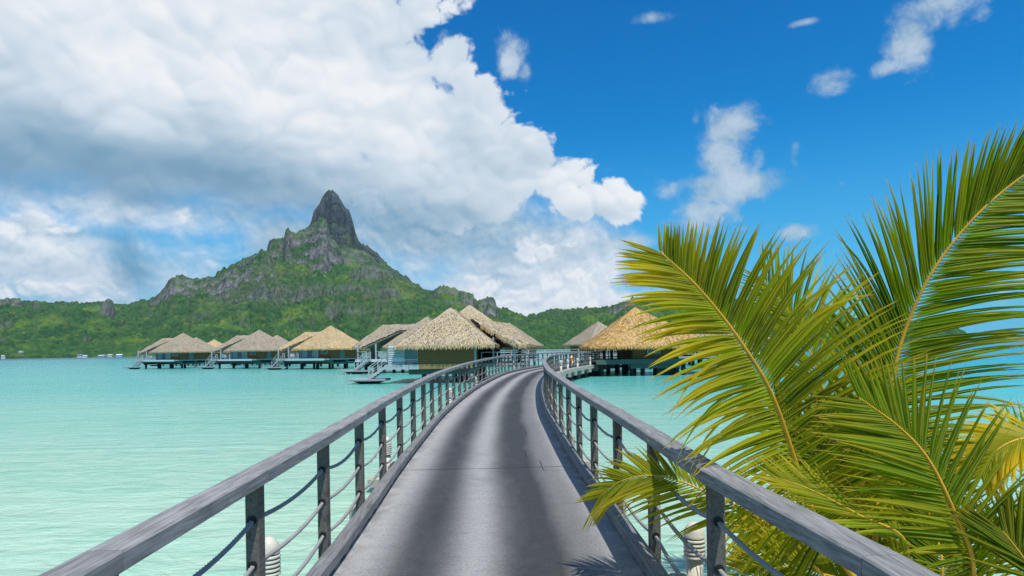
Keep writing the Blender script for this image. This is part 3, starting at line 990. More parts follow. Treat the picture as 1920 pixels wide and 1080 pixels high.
# bollard lights
def bollard_proto():
    root = thing('bollard_light', 'x', 'bollard light', (0, 0, 0), 0, 'bollard lights beside the walkway')
    MB().lathe([(.0, -.02), (.085, -.02), (.085, 0), (.078, .02), (.078, .40), (.0, .40)], 20).build('shaft', M['cream'], root, True)
    MB().lathe([(.0, .402), (.070, .402), (.070, .60), (0, .60)], 20).build('lamp_core', M['dark'], root, True)
    lv = MB()
    for k in range(5):
        z = .41 + k * .038; lv.lathe([(.068, z + .026), (.098, z), (.104, z + .006), (.098, z + .024), (.068, z + .032)], 20)
    lv.build('louvre', M['cream'], root, True)
    pr = [(.098, .602), (.099, .62)] + [(.097 * math.cos(a), .62 + .125 * math.sin(a)) for a in np.linspace(.05, math.pi / 2, 9)]
    MB().lathe(pr, 20).build('dome', M['cream'], root, True)
    return root


bp = bollard_proto()
BL = [(-1, 5.75, -.46, 'cream domed bollard light nearest the left edge behind the ropes'), (-1, 12.0, -.52, 'cream bollard light half hidden by a left railing post'),
      (-1, 23, -.42, 'third bollard light along the left railing'), (-1, 31, -.40, 'small bollard light seen through the left railing below the bungalow'),
      (1, 6.0, -.48, 'cream ribbed bollard light under the drooping palm frond'), (1, 45.2, -.04, 'white bollard light nearest where the far railing bends'), (1, 48.8, -.04, 'white bollard light left of the life buoy'),
      (1, 53.2, -.04, 'white bollard light right of the life buoy'), (1, 58.2, -.04, 'white bollard light nearest the golden thatched bungalow')]
for i, (sd, Yb, dz, lb) in enumerate(BL):
    o = bp if i == 0 else copy_tree(bp)
    o['label'] = lb; s = sY(Yb)
    if Yb < 40:
        p = path(s, sd * 1.95, dz); o.location = p
        c = MB().box(-.2, .2, -.32, .32, -.14, -.003).build('bollard_bracket', M['concrete'], bpy.data.objects['walkway'])
        c.location = p + Vector((0, 0, -.02)); c.rotation_euler = (0, 0, heading(s) + math.pi / 2 * 0)
    else:
        o.location = path(s, 1.66, -.02)

# life buoy on the far railing
def life_buoy():
    root = thing('life_buoy', 'orange life buoy with white bands hanging on the far bend of the railing', 'life buoy', path(sY(51), 1.62, .62))
    a0 = heading(sY(51))
    for nm, m, r0, ranges in (('ring', M['orange'], .075, [(0, 360)]), ('white_band', M['white'], .079, [(35, 60), (125, 150), (215, 240), (305, 330)])):
        for (s, e) in ranges:
            n = 28 if e - s > 300 else 4
            pts = []
            for k in range(n + 1):
                a = R(s + (e - s) * k / n); pts.append((math.cos(a) * .30 * math.cos(a0), math.cos(a) * .30 * math.sin(a0), math.sin(a) * .30))
            MB().tube(pts, r0, 8, e - s < 300).build(nm, m, root, True)


life_buoy()


# ------------------------------------------------------------------ thatched bungalows
def thatch(name, faces, eaves, m, parent, dens=14, fr=22, thick=.22, sub=.55, seed=1):
    """thick thatch: polygons in local metres, shaggy surface and a hanging fringe along the eaves"""
    rr = random.Random(seed)
    vs, fs, fa, fsd = [], [], [], []
    shade = [.5]

    def put(p, k): vs.append(tuple(p)); fa.append(k); fsd.append(shade[0]); return len(vs) - 1
    for poly in faces:
        P = [Vector(p) for p in poly]
        nrm = Vector((0, 0, 0))
        for a, b in zip(P, P[1:] + P[:1]): nrm += a.cross(b)
        nrm.normalize()
        if nrm.z < 0: P.reverse(); nrm = -nrm
        # top surface, gridded by recursive splitting
        bm = bmesh.new(); bv = [bm.verts.new(p) for p in P]; bm.faces.new(bv)
        if len(P) > 4: bmesh.ops.triangulate(bm, faces=bm.faces[:])
        mx = max((a - b).length for a, b in zip(P, P[1:] + P[:1]))
        bmesh.ops.subdivide_edges(bm, edges=bm.edges[:], cuts=max(1, int(mx / sub)), use_grid_fill=True)
        bmesh.ops.triangulate(bm, faces=bm.faces[:])
        bm.verts.index_update(); b0 = len(vs)
        for v_ in bm.verts:
            q = v_.co + nrm * ((mnoise.noise(v_.co * .9 + Vector((seed, 0, 0)))) * .07 + mnoise.noise(v_.co * 3.1) * .045)
            put(q, 0)
        for f_ in bm.faces: fs.append([b0 + v_.index for v_ in f_.verts])
        # underside
        b1 = len(vs)
        for p in P: put(p - Vector((0, 0, thick)), 0)
        fs.append(tuple(b1 + k for k in reversed(range(len(P)))))
        # loose straws lying down the slope
        down = Vector((nrm.x * nrm.z, nrm.y * nrm.z, -(nrm.x ** 2 + nrm.y ** 2)))
        if down.length > 1e-4:
            down.normalize(); sd = nrm.cross(down)
            for t_ in bm.faces:
                n = t_.calc_area() * dens; n = int(n) + (rr.random() < n % 1)
                a, b, c = [v_.co for v_ in t_.verts]
                for _ in range(n):
                    r1, r2 = rr.random(), rr.random()
                    if r1 + r2 > 1: r1, r2 = 1 - r1, 1 - r2
                    p = a + (b - a) * r1 + (c - a) * r2
                    L = .22 + .3 * rr.random(); w = .03 + .045 * rr.random(); dv = (down + sd * (rr.random() - .5) * .5).normalized()
                    k = rr.random() * .35; shade[0] = rr.random()
                    i0 = put(p + sd * w + nrm * .02, k); i1 = put(p - sd * w + nrm * .02, k)
                    i2 = put(p + dv * L + nrm * (.05 + .09 * rr.random()), k)
                    fs.append((i0, i1, i2))
        bm.free(); shade[0] = .5
    for a, b in eaves:
        a, b = Vector(a), Vector(b); d = b - a; L = d.length; d.normalize()
        outn = Vector((d.y, -d.x, 0))
        cen = Vector((0, 0, 0))
        for poly in faces:
            for p in poly: cen += Vector(p) / (len(faces) * len(poly))
        if outn.dot((a + b) / 2 - cen) < 0: outn = -outn
        # fascia
        n = max(2, int(L / .4)); b0 = len(vs)
        for k in range(n + 1):
            p = a + d * L * k / n; j = mnoise.noise(p * 1.7) * .05
            put(p + outn * .04 + Vector((0, 0, .02)), .6); put(p + outn * .02 + Vector((0, 0, -thick + j)), 1)
        for k in range(n): fs.append((b0 + 2 * k, b0 + 2 * k + 1, b0 + 2 * k + 3, b0 + 2 * k + 2))
        for k in range(int(L * fr)):
            t = rr.random() * L; p = a + d * t
            w = .03 + .06 * rr.random(); ln_ = thick * (.8 + .9 * rr.random()) + .06; o_ = .03 + .1 * rr.random()
            z = .08 * rr.random(); kk = .5 + .5 * rr.random(); shade[0] = rr.random()
            base = p + outn * (o_ - .05) + Vector((0, 0, z))
            i0 = put(base + d * w, kk); i1 = put(base - d * w, kk)
            i2 = put(base + outn * (.05 + .10 * rr.random()) + d * (rr.random() - .5) * .12 - Vector((0, 0, ln_)), kk)
            fs.append((i0, i1, i2))
    return ob(name, vs, fs, m, parent, attrs={'fringe': fa, 'shade': fsd})


def hip(x0, x1, y0, y1, ze, xa, ya, xb, yb, zr):
    A, B, C, D = (x0, y0, ze), (x1, y0, ze), (x1, y1, ze), (x0, y1, ze)
    P, Q = (xa, ya, zr), (xb, yb, zr)
    if (xa, ya) == (xb, yb):
        fc = [[A, B, P], [B, C, P], [C, D, P], [D, A, P]]
    elif xa != xb:
        fc = [[A, B, Q, P], [B, C, Q], [C, D, P, Q], [D, A, P]]
    else:
        fc = [[A, B, P], [B, C, Q, P], [C, D, Q], [D, A, P, Q]]
    return fc, [(A, B), (B, C), (C, D), (D, A)]


def rail_run(parent, pts, zf, h=.95, m=None, gap=1.1, mids=(.5,)):
    """thin metal and timber balustrade along a polyline; each post a part"""
    m = m or M['whitewood']
    rb = MB()
    for a, b in zip(pts, pts[1:]):
        a, b = Vector((*a, zf)), Vector((*b, zf)); L = (b - a).length
        rb.bar(a + Vector((0, 0, h)), b + Vector((0, 0, h)), .07, .05)
        for q in mids: rb.bar(a + Vector((0, 0, h * q)), b + Vector((0, 0, h * q)), .03, .04)
        n = max(1, round(L / gap))
        for k in range(n + 1):
            p = a + (b - a) * k / n
            MB().box(p.x - .035, p.x + .035, p.y - .035, p.y + .035, zf - .1, zf + h - .026).build('rail_post', m, parent)
    rb.build('balustrade', m, parent)


def window(parent, x0, x1, y, z0, z1, pane, face=-1, axis='y', fm=None):
    fm = fm or M['whitewood']; t = .07
    f = MB(); d0, d1 = (y - .06, y + .03) if face < 0 else (y - .03, y + .06)

    def bx(b, a0, a1, e0, e1, c0, c1):
        if axis == 'y': b.box(a0, a1, e0, e1, c0, c1)
        else: b.box(e0, e1, a0, a1, c0, c1)
    bx(f, x0, x1, d0, d1, z0, z0 + t); bx(f, x0, x1, d0, d1, z1 - t, z1)
    bx(f, x0, x0 + t, d0, d1, z0 + t, z1 - t); bx(f, x1 - t, x1, d0, d1, z0 + t, z1 - t)
    fo = f.build('window', fm, parent)
    p = MB(); bx(p, x0 + t, x1 - t, y + face * .022, y + face * .032, z0 + t, z1 - t)
    p.build('pane', pane, fo)
    return fo


def stairs_and_platform(root, x, y, zf, dirx=-1, zp=.42, plat=(3.4, 2.2)):
    """flight down to a swimming platform standing on one pile with haunches"""
    n = 7; run = 1.55; sx = x
    for k in range(n):
        z = zf - (zf - zp) * (k + .7) / n; y_ = y - .12; xx = sx + dirx * run * (k + .5) / n
        MB().box(xx - .16, xx + .16, y_ - .55, y_ + .55, z - .03, z + .02).build('step', M['greywood'], root)
    for s_ in (-.6, .6):
        MB().bar((sx, y - .12 + s_, zf - .05), (sx + dirx * run, y - .12 + s_, zp + .05), .06, .2).build('stringer', M['whitewood'], root)
        b = MB(); a = Vector((sx, y - .12 + s_, zf)); e = Vector((sx + dirx * run, y - .12 + s_, zp))
        b.bar(a + Vector((0, 0, .95)), e + Vector((0, 0, .95)), .06, .06); b.bar(a + Vector((0, 0, .5)), e + Vector((0, 0, .5)), .035, .035)
        b.bar(a, a + Vector((0, 0, .97)), .06); b.bar(e, e + Vector((0, 0, .97)), .06)
        b.bar((a + e) / 2, (a + e) / 2 + Vector((0, 0, .95)), .05)
        b.build('stair_rail', M['whitewood'], root)
    px = sx + dirx * (run - .15 + plat[0] * .08); py = y - .12
    MB().box(px - plat[0] / 2, px + plat[0] / 2, py - plat[1] / 2, py + plat[1] / 2, zp - .16, zp, .01).build('swim_platform', M['greywood'], root)
    b = MB()
    b.add([(px - 1.3, py - .5, zp - .165), (px + 1.3, py - .5, zp - .165), (px + .45, py - .4, zp - .5), (px - .45, py - .4, zp - .5),
           (px - 1.3, py + .5, zp - .165), (px + 1.3, py + .5, zp - .165), (px + .45, py + .4, zp - .5), (px - .45, py + .4, zp - .5)],
          [(0, 3, 2, 1), (4, 5, 6, 7), (0, 1, 5, 4), (3, 7, 6, 2), (0, 4, 7, 3), (1, 2, 6, 5)])
    b.build('haunch', M['pile'], root)
    MB().tube([(px, py, -1.5), (px, py, zp - .48)], .2, 10).build('stilt', M['pile'], root)
    l = MB()
    for s_ in (-.22, .22): l.bar((px + dirx * 1.45 + s_, py - plat[1] / 2 - .05, -.6), (px + dirx * 1.45 + s_, py - plat[1] / 2 - .05, zp + .5), .05)
    for k in range(3): l.bar((px + dirx * 1.45 - .22, py - plat[1] / 2 - .05, -.2 + k * .25), (px + dirx * 1.45 + .22, py - plat[1] / 2 - .05, -.2 + k * .25), .04)
    l.build('ladder', M['whitewood'], root)


ZF, ZE, ZR = 1.68, 3.22, 6.95


def bungalow(name, label, tm, seed=1, dens=10, glass=None, towel=False):
    """lagoon bungalow: square thatched pavilion, lower wing roof with an open notch over its terrace"""
    glass = glass or M['glass']
    root = thing(name, label, 'bungalow', (0, 0, 0), 0, 'thatched bungalows over the lagoon')
    r = 4.25
    fc, ev = hip(-r, r, -r, r, ZE, 0, 0, 0, 0, ZR)
    thatch('roof', fc, ev, tm, root, dens, 16, seed=seed)
    # wing roof, lower, its front corner lifted open above the terrace
    zw = ZR - .95; xl = -8.5; yw = 3.5
    sl = (zw - ZE) / yw
    A, Bk = (xl, -yw, ZE), (xl, yw, ZE)
    E0, E1 = (-5.9, 0, zw), (-.4, 0, zw)
    Pc = (-3.3, -1.0, zw - 1.0 * sl); Q = (-7.2, -yw - .1, ZE - .03); Pi = (-1.2, -1.0, zw - 1.0 * sl)
    wf = [[E0, E1, Pi, Pc], [E0, Pc, Q, A], [E0, A, Bk], [E0, Bk, (-.4, yw, ZE), E1]]
    thatch('wing_roof', wf, [(A, Q), (A, Bk), (Bk, (-3, yw, ZE))], tm, root, dens, 16, seed=seed + 3)
    MB().bar((-3.3, -1.02, zw - 1.0 * sl - .28), (-7.2, -yw - .08, ZE - .3), .12, .14).build('gable_beam', M['algae'], root)
    # walls
    w = 3.35
    wl = MB()
    wl.box(-w, w, w - .12, w, ZF, ZE + .5); wl.box(w - .12, w, -w, w - .121, ZF, ZE + .5)
    wl.build('wall', M['brown'], root)
    wl = MB(); wl.box(.55, w - .121, -w, -w + .12, ZF, ZE + .45); wl.build('front_wall', M['brown'], root)
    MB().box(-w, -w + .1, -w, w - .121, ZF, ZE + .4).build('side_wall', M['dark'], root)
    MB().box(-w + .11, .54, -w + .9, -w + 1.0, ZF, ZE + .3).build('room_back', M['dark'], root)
    window(root, 1.2, 2.6, -w - .002, ZF + .75, ZF + 1.45, glass)
    for x0, x1, pm in ((-3.2, -2.0, M['curtain']), (-1.95, -.75, glass), (-.7, .5, M['curtain'])):
        d_ = window(root, x0, x1, -w + .1, ZF + .02, ZE - .02, pm); d_.name = 'sliding_door'
    for xx in (-3.35, .52):
        MB().box(xx - .09, xx + .09, -w - .1, -w + .09, ZF, ZE).build('door_post', M['whitewood'], root)
    MB().box(w - .005, w + .05, -1.6, -.6, ZF, ZF + 1.5).build('side_door', M['tealscreen'], root)
    # floor, beams and terrace
    MB().box(-7.7, w + .1, -w - .9, w + .1, ZF - .22, ZF - .005).build('floor', M['greywood'], root)
    MB().box(-7.75, 2.7, -w - .97, -w - .905, ZF - .30, ZF + .02).build('fascia', M['white'], root)
    for y_ in (-3.2, 0, 3.2):
        MB().box(-7.4, w, y_ - .2, y_ + .2, ZF - .62, ZF - .225).build('floor_beam', M['algae'], root)
    for x_ in (-7, -3.4, 0, 3.1):
        MB().box(x_ - .15, x_ + .15, -w, w, ZF - .9, ZF - .625).build('cross_beam', M['algae'], root)
    sm = MB().tube([(0, 0, -1.5), (0, 0, ZF - .88)], .2, 10).mesh('stilt', M['pile'])
    for x_ in (-7, -3.4, 0, 3.1):
        for y_ in (-2.9, .2, 3.0):
            o = link('stilt', sm, root); o.location = (x_, y_, 0)
    for p in ((-7.5, -4.1), (-5.2, -4.1), (-7.5, 2.9)):
        MB().box(p[0] - .07, p[0] + .07, p[1] - .07, p[1] + .07, ZF, ZE + .35).build('terrace_post', M['whitewood'], root)
    rail_run(root, [(-7.6, 3.0), (-7.6, -4.2), (-6.4, -4.2)], ZF, gap=1.4)
    rail_run(root, [(-5.1, -4.2), (-2.9, -4.2)], ZF, gap=1.1)
    MB().box(-7.72, -7.66, .2, 3.0, ZF, ZF + 1.5).build('privacy_screen', M['screen'], root)
    stairs_and_platform(root, -5.75, -4.9, ZF)
    b = MB(); b.box(-5.0, -3.9, -3.9, -3.2, ZF + .25, ZF + .4, .03); b.box(-5.0, -4.85, -3.9, -3.2, ZF + .4, ZF + .8, .02)
    b.build('sun_bed', M['white'], root)
    if towel: MB().box(-4.8, -4.1, -4.26, -4.235, ZF + .25, ZF + .97).build('towel', M['curtain'], root)
    return root


def place(o, px, Y, yaw, label, scale=1, flip=False):
    """put a bungalow so that its apex stands on the given bearing"""
    o.location = (uv(px, 640)[0] / F * Y, Y, 0)
    o.rotation_euler = (0, 0, R(yaw)); o['label'] = label
    o.scale = (-scale if flip else scale, scale, 1 if scale == 1 else scale)


tan_b = bungalow('bungalow', 'tan', TH['tan'], 1, 12)
place(tan_b, 621, 103, -29, 'third stilt bungalow from the left, with the yellowest roof of the row of three')
grey_b = bungalow('bungalow', 'grey', TH['grey'], 5, 12, towel=True)
place(grey_b, 487, 116, -26, 'middle stilt bungalow of the left row, grey thatch and a pale towel on its rail')
o = copy_tree(grey_b); place(o, 344, 126, -24, 'leftmost stilt bungalow of the row, at the open end over the lagoon')
o = copy_tree(grey_b); place(o, 802, 80, -10, 'grey thatched bungalow half hidden behind the large middle bungalow on its left')
o = copy_tree(grey_b); place(o, 955, 102, -22, 'bungalow roof just right of and behind the large middle bungalow')
o = copy_tree(grey_b); place(o, 1122, 104, 24, 'small grey roofed bungalow left of and behind the golden one', flip=True)
o = copy_tree(grey_b); place(o, 368, 158, -12, 'distant grey roof peeking over the right shoulder of the leftmost bungalow')
o = copy_tree(tan_b); place(o, 402, 185, -12, 'tiny golden roof tip between the first two bungalows of the row')
o = copy_tree(grey_b); place(o, 520, 150, -14, 'distant grey roof peeking out between the second and third bungalows of the row')


def middle_bungalow():
    root = thing('bungalow', 'large pale thatched bungalow in the middle with plank wall, close beside the walkway', 'bungalow', (0, 0, 0), 0, 'thatched bungalows over the lagoon')
    tm = TH['pale']
    # local frame: x right, y away; front eave at y=0
    zf, ze, = 1.50, 3.02
    fc, ev = hip(-4.3, 3.7, 0, 8.5, ze, -.35, 3.9, -.35, 7.2, 6.25)
    thatch('roof', fc, ev, tm, root, 26, 34, .24, .45, 11)
    fc, ev = hip(-3.8, 5.9, 5.0, 13.5, ze, .65, 9.2, .65, 9.2, 6.85)
    thatch('rear_roof', fc[:3] + fc[3:], ev[1:3], tm, root, 16, 22, .24, .5, 12)
    # open wing roof on the right, notch beside the front roof
    zw = 5.0
    wf = [[(.9, 7.6, 5.6), (2.2, 3.9, 4.7), (5.35, 1.6, 2.98), (6.35, 2.4, 3.0), (4.4, 7.6, 4.9)], [(4.4, 7.6, 4.9), (6.35, 2.4, 3.0), (6.6, 9, 3.0)]]
    thatch('wing_roof', wf, [((5.35, 1.6, 2.98), (6.35, 2.4, 3.0)), ((6.35, 2.4, 3.0), (6.6, 9, 3.0)), ((2.2, 3.9, 4.7), (5.35, 1.6, 2.98))], tm, root, 18, 30, .26, .45, 13)
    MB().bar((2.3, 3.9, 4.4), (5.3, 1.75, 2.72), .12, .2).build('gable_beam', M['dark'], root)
    # walls
    MB().box(-2.45, 2.0, .46, .58, zf + .05, ze + .3).build('front_wall', M['brown'], root)
    MB().box(-2.45, 2.02, .40, .62, zf - .34, zf + .047).build('wall_skirt', M['ochre'], root)
    MB().box(2.0, 2.12, .46, 5.5, zf - .05, ze + .3).build('side_wall', M['brown'], root)
    MB().box(1.98, 2.16, .41, .455, zf - .25, ze + .25).build('corner_post', M['greywood'], root)
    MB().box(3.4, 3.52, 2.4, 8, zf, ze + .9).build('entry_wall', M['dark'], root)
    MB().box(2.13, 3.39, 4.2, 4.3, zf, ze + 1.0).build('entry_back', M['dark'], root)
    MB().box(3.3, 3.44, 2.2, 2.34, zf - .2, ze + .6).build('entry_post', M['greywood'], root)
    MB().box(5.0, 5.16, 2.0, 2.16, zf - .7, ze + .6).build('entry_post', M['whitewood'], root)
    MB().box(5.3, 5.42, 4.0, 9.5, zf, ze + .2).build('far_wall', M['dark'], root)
    MB().box(-2.57, -2.452, .47, 8.5, zf, ze + .3).build('left_wall', M['brown'], root)
    # slatted screens at the left corner, each slat its own piece
    fr = MB(); fr.box(-5.0, -4.93, .55, .62, zf, zf + 1.55); fr.box(-3.72, -3.66, .55, .62, zf, zf + 1.55); fr.box(-2.64, -2.575, .6, .67, zf - .02, zf + 1.6)
    fr.box(-5.0, -3.66, .55, .62, zf + 1.552, zf + 1.62)
    fr.build('screen_frame', M['whitewood'], root)
    for k in range(10):
        z = zf + .04 + k * .15
        b = MB(); b.add([(-4.93, .60, z), (-3.73, .60, z), (-3.73, .50, z + .02), (-4.93, .50, z + .02), (-4.93, .60, z + .125), (-3.73, .60, z + .125), (-3.73, .57, z + .13), (-4.93, .57, z + .13)],
                        [(0, 3, 2, 1), (4, 5, 6, 7), (0, 1, 5, 4), (2, 3, 7, 6), (0, 4, 7, 3), (1, 2, 6, 5)])
        b.build('screen_slat', M['screen'], root)
    for k in range(12):
        z = zf + .03 + k * .125
        MB().box(-3.65, -2.645, .62, .655, z, z + .108).build('teal_slat', M['tealscreen'], root)
    # floor and structure
    MB().box(-5.2, 2.3, .63, 9, zf - .24, zf - .005).build('floor', M['greywood'], root)
    MB().box(-5.25, -2.47, .36, .445, zf - .36, zf + .02).build('fascia', M['whitewood'], root)
    MB().box(2.301, 6.2, 2.0, 10, zf - .2, zf - .01).build('entry_deck', M['greywood'], root)
    MB().box(-3.4, 2.1, .95, 1.5, zf - .80, zf - .31).build('edge_beam', M['algae'], root)
    b = MB(); b.add([(-3.4, 1, zf - .31), (-2.1, 1, zf - .81), (-2.1, 8, zf - .81), (-3.4, 8, zf - .31), (-3.4, 8, zf - .245), (-3.4, 1, zf - .245)], [(0, 1, 2, 3), (0, 3, 4, 5)])
    b.build('haunch', M['algae'], root)
    MB().box(-2.0, 2.1, 4.5, 5.0, zf - .80, zf - .245).build('floor_beam', M['algae'], root)
    MB().box(-2.0, 2.1, 8, 8.5, zf - .80, zf - .245).build('floor_beam', M['algae'], root)
    sm = MB().tube([(0, 0, -1.5), (0, 0, zf - .79)], .2, 12).mesh('stilt', M['pile'])
    for x_ in (-2.2, .3, 2.0, 5.2):
        for y_ in (1.25, 4.7, 8.2):
            if x_ > 4 and y_ < 2: continue
            o = link('stilt', sm, root); o.location = (x_, y_, 0)
    rail_run(root, [(2.4, 2.1), (5.0, 2.1), (6.1, 2.1)], zf, .9, gap=1.3)
    stairs_and_platform(root, -5.1, 1.5, zf, -1, .40, (3.0, 2.0))
    return root


mb = middle_bungalow()
mb.location = (uv(845, 640)[0] / F * 52.5, 50.6, 0); mb.rotation_euler = (0, 0, R(-3))


def golden_bungalow():
    root = thing('bungalow', 'big golden thatched pavilion on the right behind the palm fronds', 'bungalow', (0, 0, 0), 0, 'thatched bungalows over the lagoon')
    tm = TH['gold']; zf, ze, zr = 1.52, 2.72, 6.5
    r = 5.0
    # eight-sided tent roof
    P = [(-r, -3.2, ze), (-3.0, -4.6, ze), (3.4, -4.6, ze), (6.6, -3.2, ze), (7.0, 3, ze), (4, 4.8, ze), (-3, 4.8, ze), (-r, 3, ze)]
    fc = [[a, b, (0, 0, zr)] for a, b in zip(P, P[1:] + P[:1])]
    thatch('roof', fc, list(zip(P, P[1:] + P[:1])), tm, root, 22, 30, .24, .5, 21)
    wf, we = hip(3, 10.5, -3, 3, ze, 4, 0, 8.2, 0, 4.7)
    thatch('wing_roof', wf, [we[0], we[1]], TH['grey'], root, 12, 20, .24, .5, 22)
    MB().box(-1.2, 3.0, -3.4, -3.28, zf, ze + .5).build('front_wall', M['brown'], root)
    MB().box(-1.2, -1.08, -3.27, 3, zf, ze + .6).build('side_wall', M['brown'], root)
    MB().box(3.001, 3.12, -3.4, 3, zf, ze + .6).build('right_wall', M['brown'], root)
    window(root, .2, 1.4, -3.402, zf + .5, zf + 1.1, M['glass'])
    for x_ in (-3.6, -2.9, -2.2): MB().box(x_ - .12, x_ + .12, -2.6, -2.36, zf, ze + .6).build('verandah_post', M['dark'], root)
    MB().box(-4.6, 3.4, -3.9, 4, zf - .2, zf - .005).build('floor', M['greywood'], root)
    MB().box(-4.62, 3.42, -3.97, -3.905, zf - .42, zf + .01).build('fascia', M['algae'], root)
    MB().box(-1.4, 3.2, -3.6, -3.1, zf - .85, zf - .205).build('edge_beam', M['algae'], root)
    sm = MB().tube([(0, 0, -1.5), (0, 0, zf - .2)], .21, 12).mesh('stilt', M['pile'])
    for x_ in (-1.2, -.2, 3.0, 3.6, -4):
        for y_ in (-3.2, 0, 3.2):
            o = link('stilt', sm, root); o.location = (x_, y_, 0)
    MB().box(1.3, 2.9, -2.6, -1.2, -1, zf - .86).build('pile_block', M['algae'], root)
    rail_run(root, [(-4.55, 1), (-4.55, -3.85), (-1.3, -3.85)], zf, .95, M['dark'], 1.15, (.5, .25))
    rail_run(root, [(-4.3, 3.9), (5, 3.9)], zf, .95, M['whitewood'], 1.3, (.5, .25))
    return root


gb = golden_bungalow()
gb.location = (uv(1192, 640)[0] / F * 62, 62, 0); gb.rotation_euler = (0, 0, R(3))
o = copy_tree(grey_b); place(o, 1330, 92, 14, 'bungalow hidden deep behind the big palm frond beyond the golden pavilion', flip=True)


def jetty(label, pts, zf, w=1.8, group='service jetties between the bungalows'):
    root = thing('jetty', label, 'jetty', (0, 0, 0), 0, group)
    for a, b in zip(pts, pts[1:]):
        MB().bar((*a, zf - .12), (*b, zf - .12), w, .22).build('deck', M['greywood'], root)
        d = Vector((b[0] - a[0], b[1] - a[1])); L = d.length; d.normalize(); nv = Vector((d.y, -d.x))
        for sd in (-1, 1):
            oo = nv * sd * (w / 2 - .08)
            rail_run(root, [(a[0] + oo.x, a[1] + oo.y), (b[0] + oo.x, b[1] + oo.y)], zf, 1.05, gap=2.0, mids=(.75, .5, .25))
        n = int(L / 5)
        for k in range(n):
            p = Vector(a) + d * (k + .5) * L / n
            MB().tube([(p.x, p.y, -1.5), (p.x, p.y, zf - .24)], .2, 8).build('pile', M['pile'], root)


jetty('pale railed jetty linking the backs of the left row of bungalows', [(-62, 140), (-30, 116), (-13, 98), (-6, 86)], 1.6)
jetty('straight railed jetty crossing behind the end of the curved walkway', [(-6.2, 77), (4, 77.2), (24, 76)], 1.45)


# ------------------------------------------------------------------ far shore houses
def shore_house(px, py, Y, w, h, wallc, roofc, label):
    p = at(px, py, Y)
    root = thing('house', label, 'house', (p.x, p.y, max(p.z - h, 0)), R(rnd.uniform(-15, 15)), 'tiny houses along the far shore')
    d = w * .7
    MB().box(-w / 2, w / 2, -d / 2, d / 2, -6, h * .62).build('wall', wallc, root)
    o_ = w * .07
    b = MB(); z = h * .625
    b.add([(-w / 2 - o_, -d / 2 - o_, z), (w / 2 + o_, -d / 2 - o_, z), (w / 2 + o_, d / 2 + o_, z), (-w / 2 - o_, d / 2 + o_, z), (-w / 2 - o_, 0, h), (w / 2 + o_, 0, h)],
          [(0, 1, 5, 4), (2, 3, 4, 5), (1, 2, 5), (3, 0, 4), (3, 2, 1, 0)])
    b.build('roof', roofc, root)
    for k in (-1, 1):
        MB().box(k * w * .22 - w * .07, k * w * .22 + w * .07, -d / 2 - .06, -d / 2 - .01, h * .2, h * .5).build('window', M['glass'], root)


M['bluewall'] = flat('blue_wall', (.30, .52, .66), .7, .1)
M['tinroof'] = flat('tin_roof', (.55, .57, .58), .5, .1)
M['greyroof'] = flat('grey_roof', (.22, .23, .24), .6, .1)
for a in ((41, 648, 1580, 8, 6.5, M['white'], M['tinroof'], 'white house alone on the slope above the far left shore'),
          (40, 658, 1540, 9, 4, M['white'], M['tinroof'], 'low white house just below the one on the far left slope'),
          (6, 666, 1480, 6, 4, M['white'], M['white'], 'tiny white house at the very left end of the far shore'),
          (151, 664, 1450, 11, 5, M['cream'], M['greyroof'], 'grey roofed house at the water on the far left shore'),
          (160, 666, 1440, 8, 4, M['white'], M['white'], 'white shed right beside the grey roofed shore house'),
          (192, 665.5, 1450, 14, 5, M['white'], M['tinroof'], 'long white house on the far shore left of the blue one'),
          (207, 664.5, 1460, 9, 5, M['cream'], M['tinroof'], 'cream shore house between the long white one and the blue one'),
          (224, 664, 1450, 11, 6, M['bluewall'], M['white'], 'pale blue house on the far shore nearest the leftmost bungalow'),
          (1027, 653, 1700, 9, 6, M['white'], M['tinroof'], 'white house on the far shore above the end of the walkway')):
    shore_house(*a)


# marker buoys on the lagoon
for (px, py, rr, lb) in ((241, 679.5, .22, 'small yellow mooring buoy left of the leftmost bungalow'), (1847, 660, .3, 'small yellow mooring buoy on the blue water at the right')):
    u_, v_ = uv(px, py); Yb = F * CZ / v_
    root = thing('buoy', lb, 'buoy', (u_ / F * Yb, Yb, 0), 0, 'yellow mooring buoys')
    MB().lathe([(rr * math.cos(a), rr * .6 + rr * math.sin(a)) for a in np.linspace(-1.5, 1.55, 9)], 12).build('float', flat('yellow_buoy', (.75, .55, .04), .5), root, True)
    MB().tube([(0, 0, rr * 1.5), (0, 0, rr * 2.3)], .03, 6).build('mooring_eye', M['pile'], root)


# ------------------------------------------------------------------ coconut palms
def bez(pts, n):
    """smooth 3-D curve through the points"""
    P = [2 * pts[0] - pts[1]] + list(pts) + [2 * pts[-1] - pts[-2]]
    out = []
    seg = len(pts) - 1
    for i in range(n):
        g = i / (n - 1) * seg; k = min(int(g), seg - 1); t = g - k
        p0, p1, p2, p3 = P[k:k + 4]
        out.append(.5 * ((2 * p1) + (p2 - p0) * t + (2 * p0 - 5 * p1 + 4 * p2 - p3) * t * t + (3 * p1 - p0 - 3 * p2 + p3) * t ** 3))
    return out


LEAFLETS = []


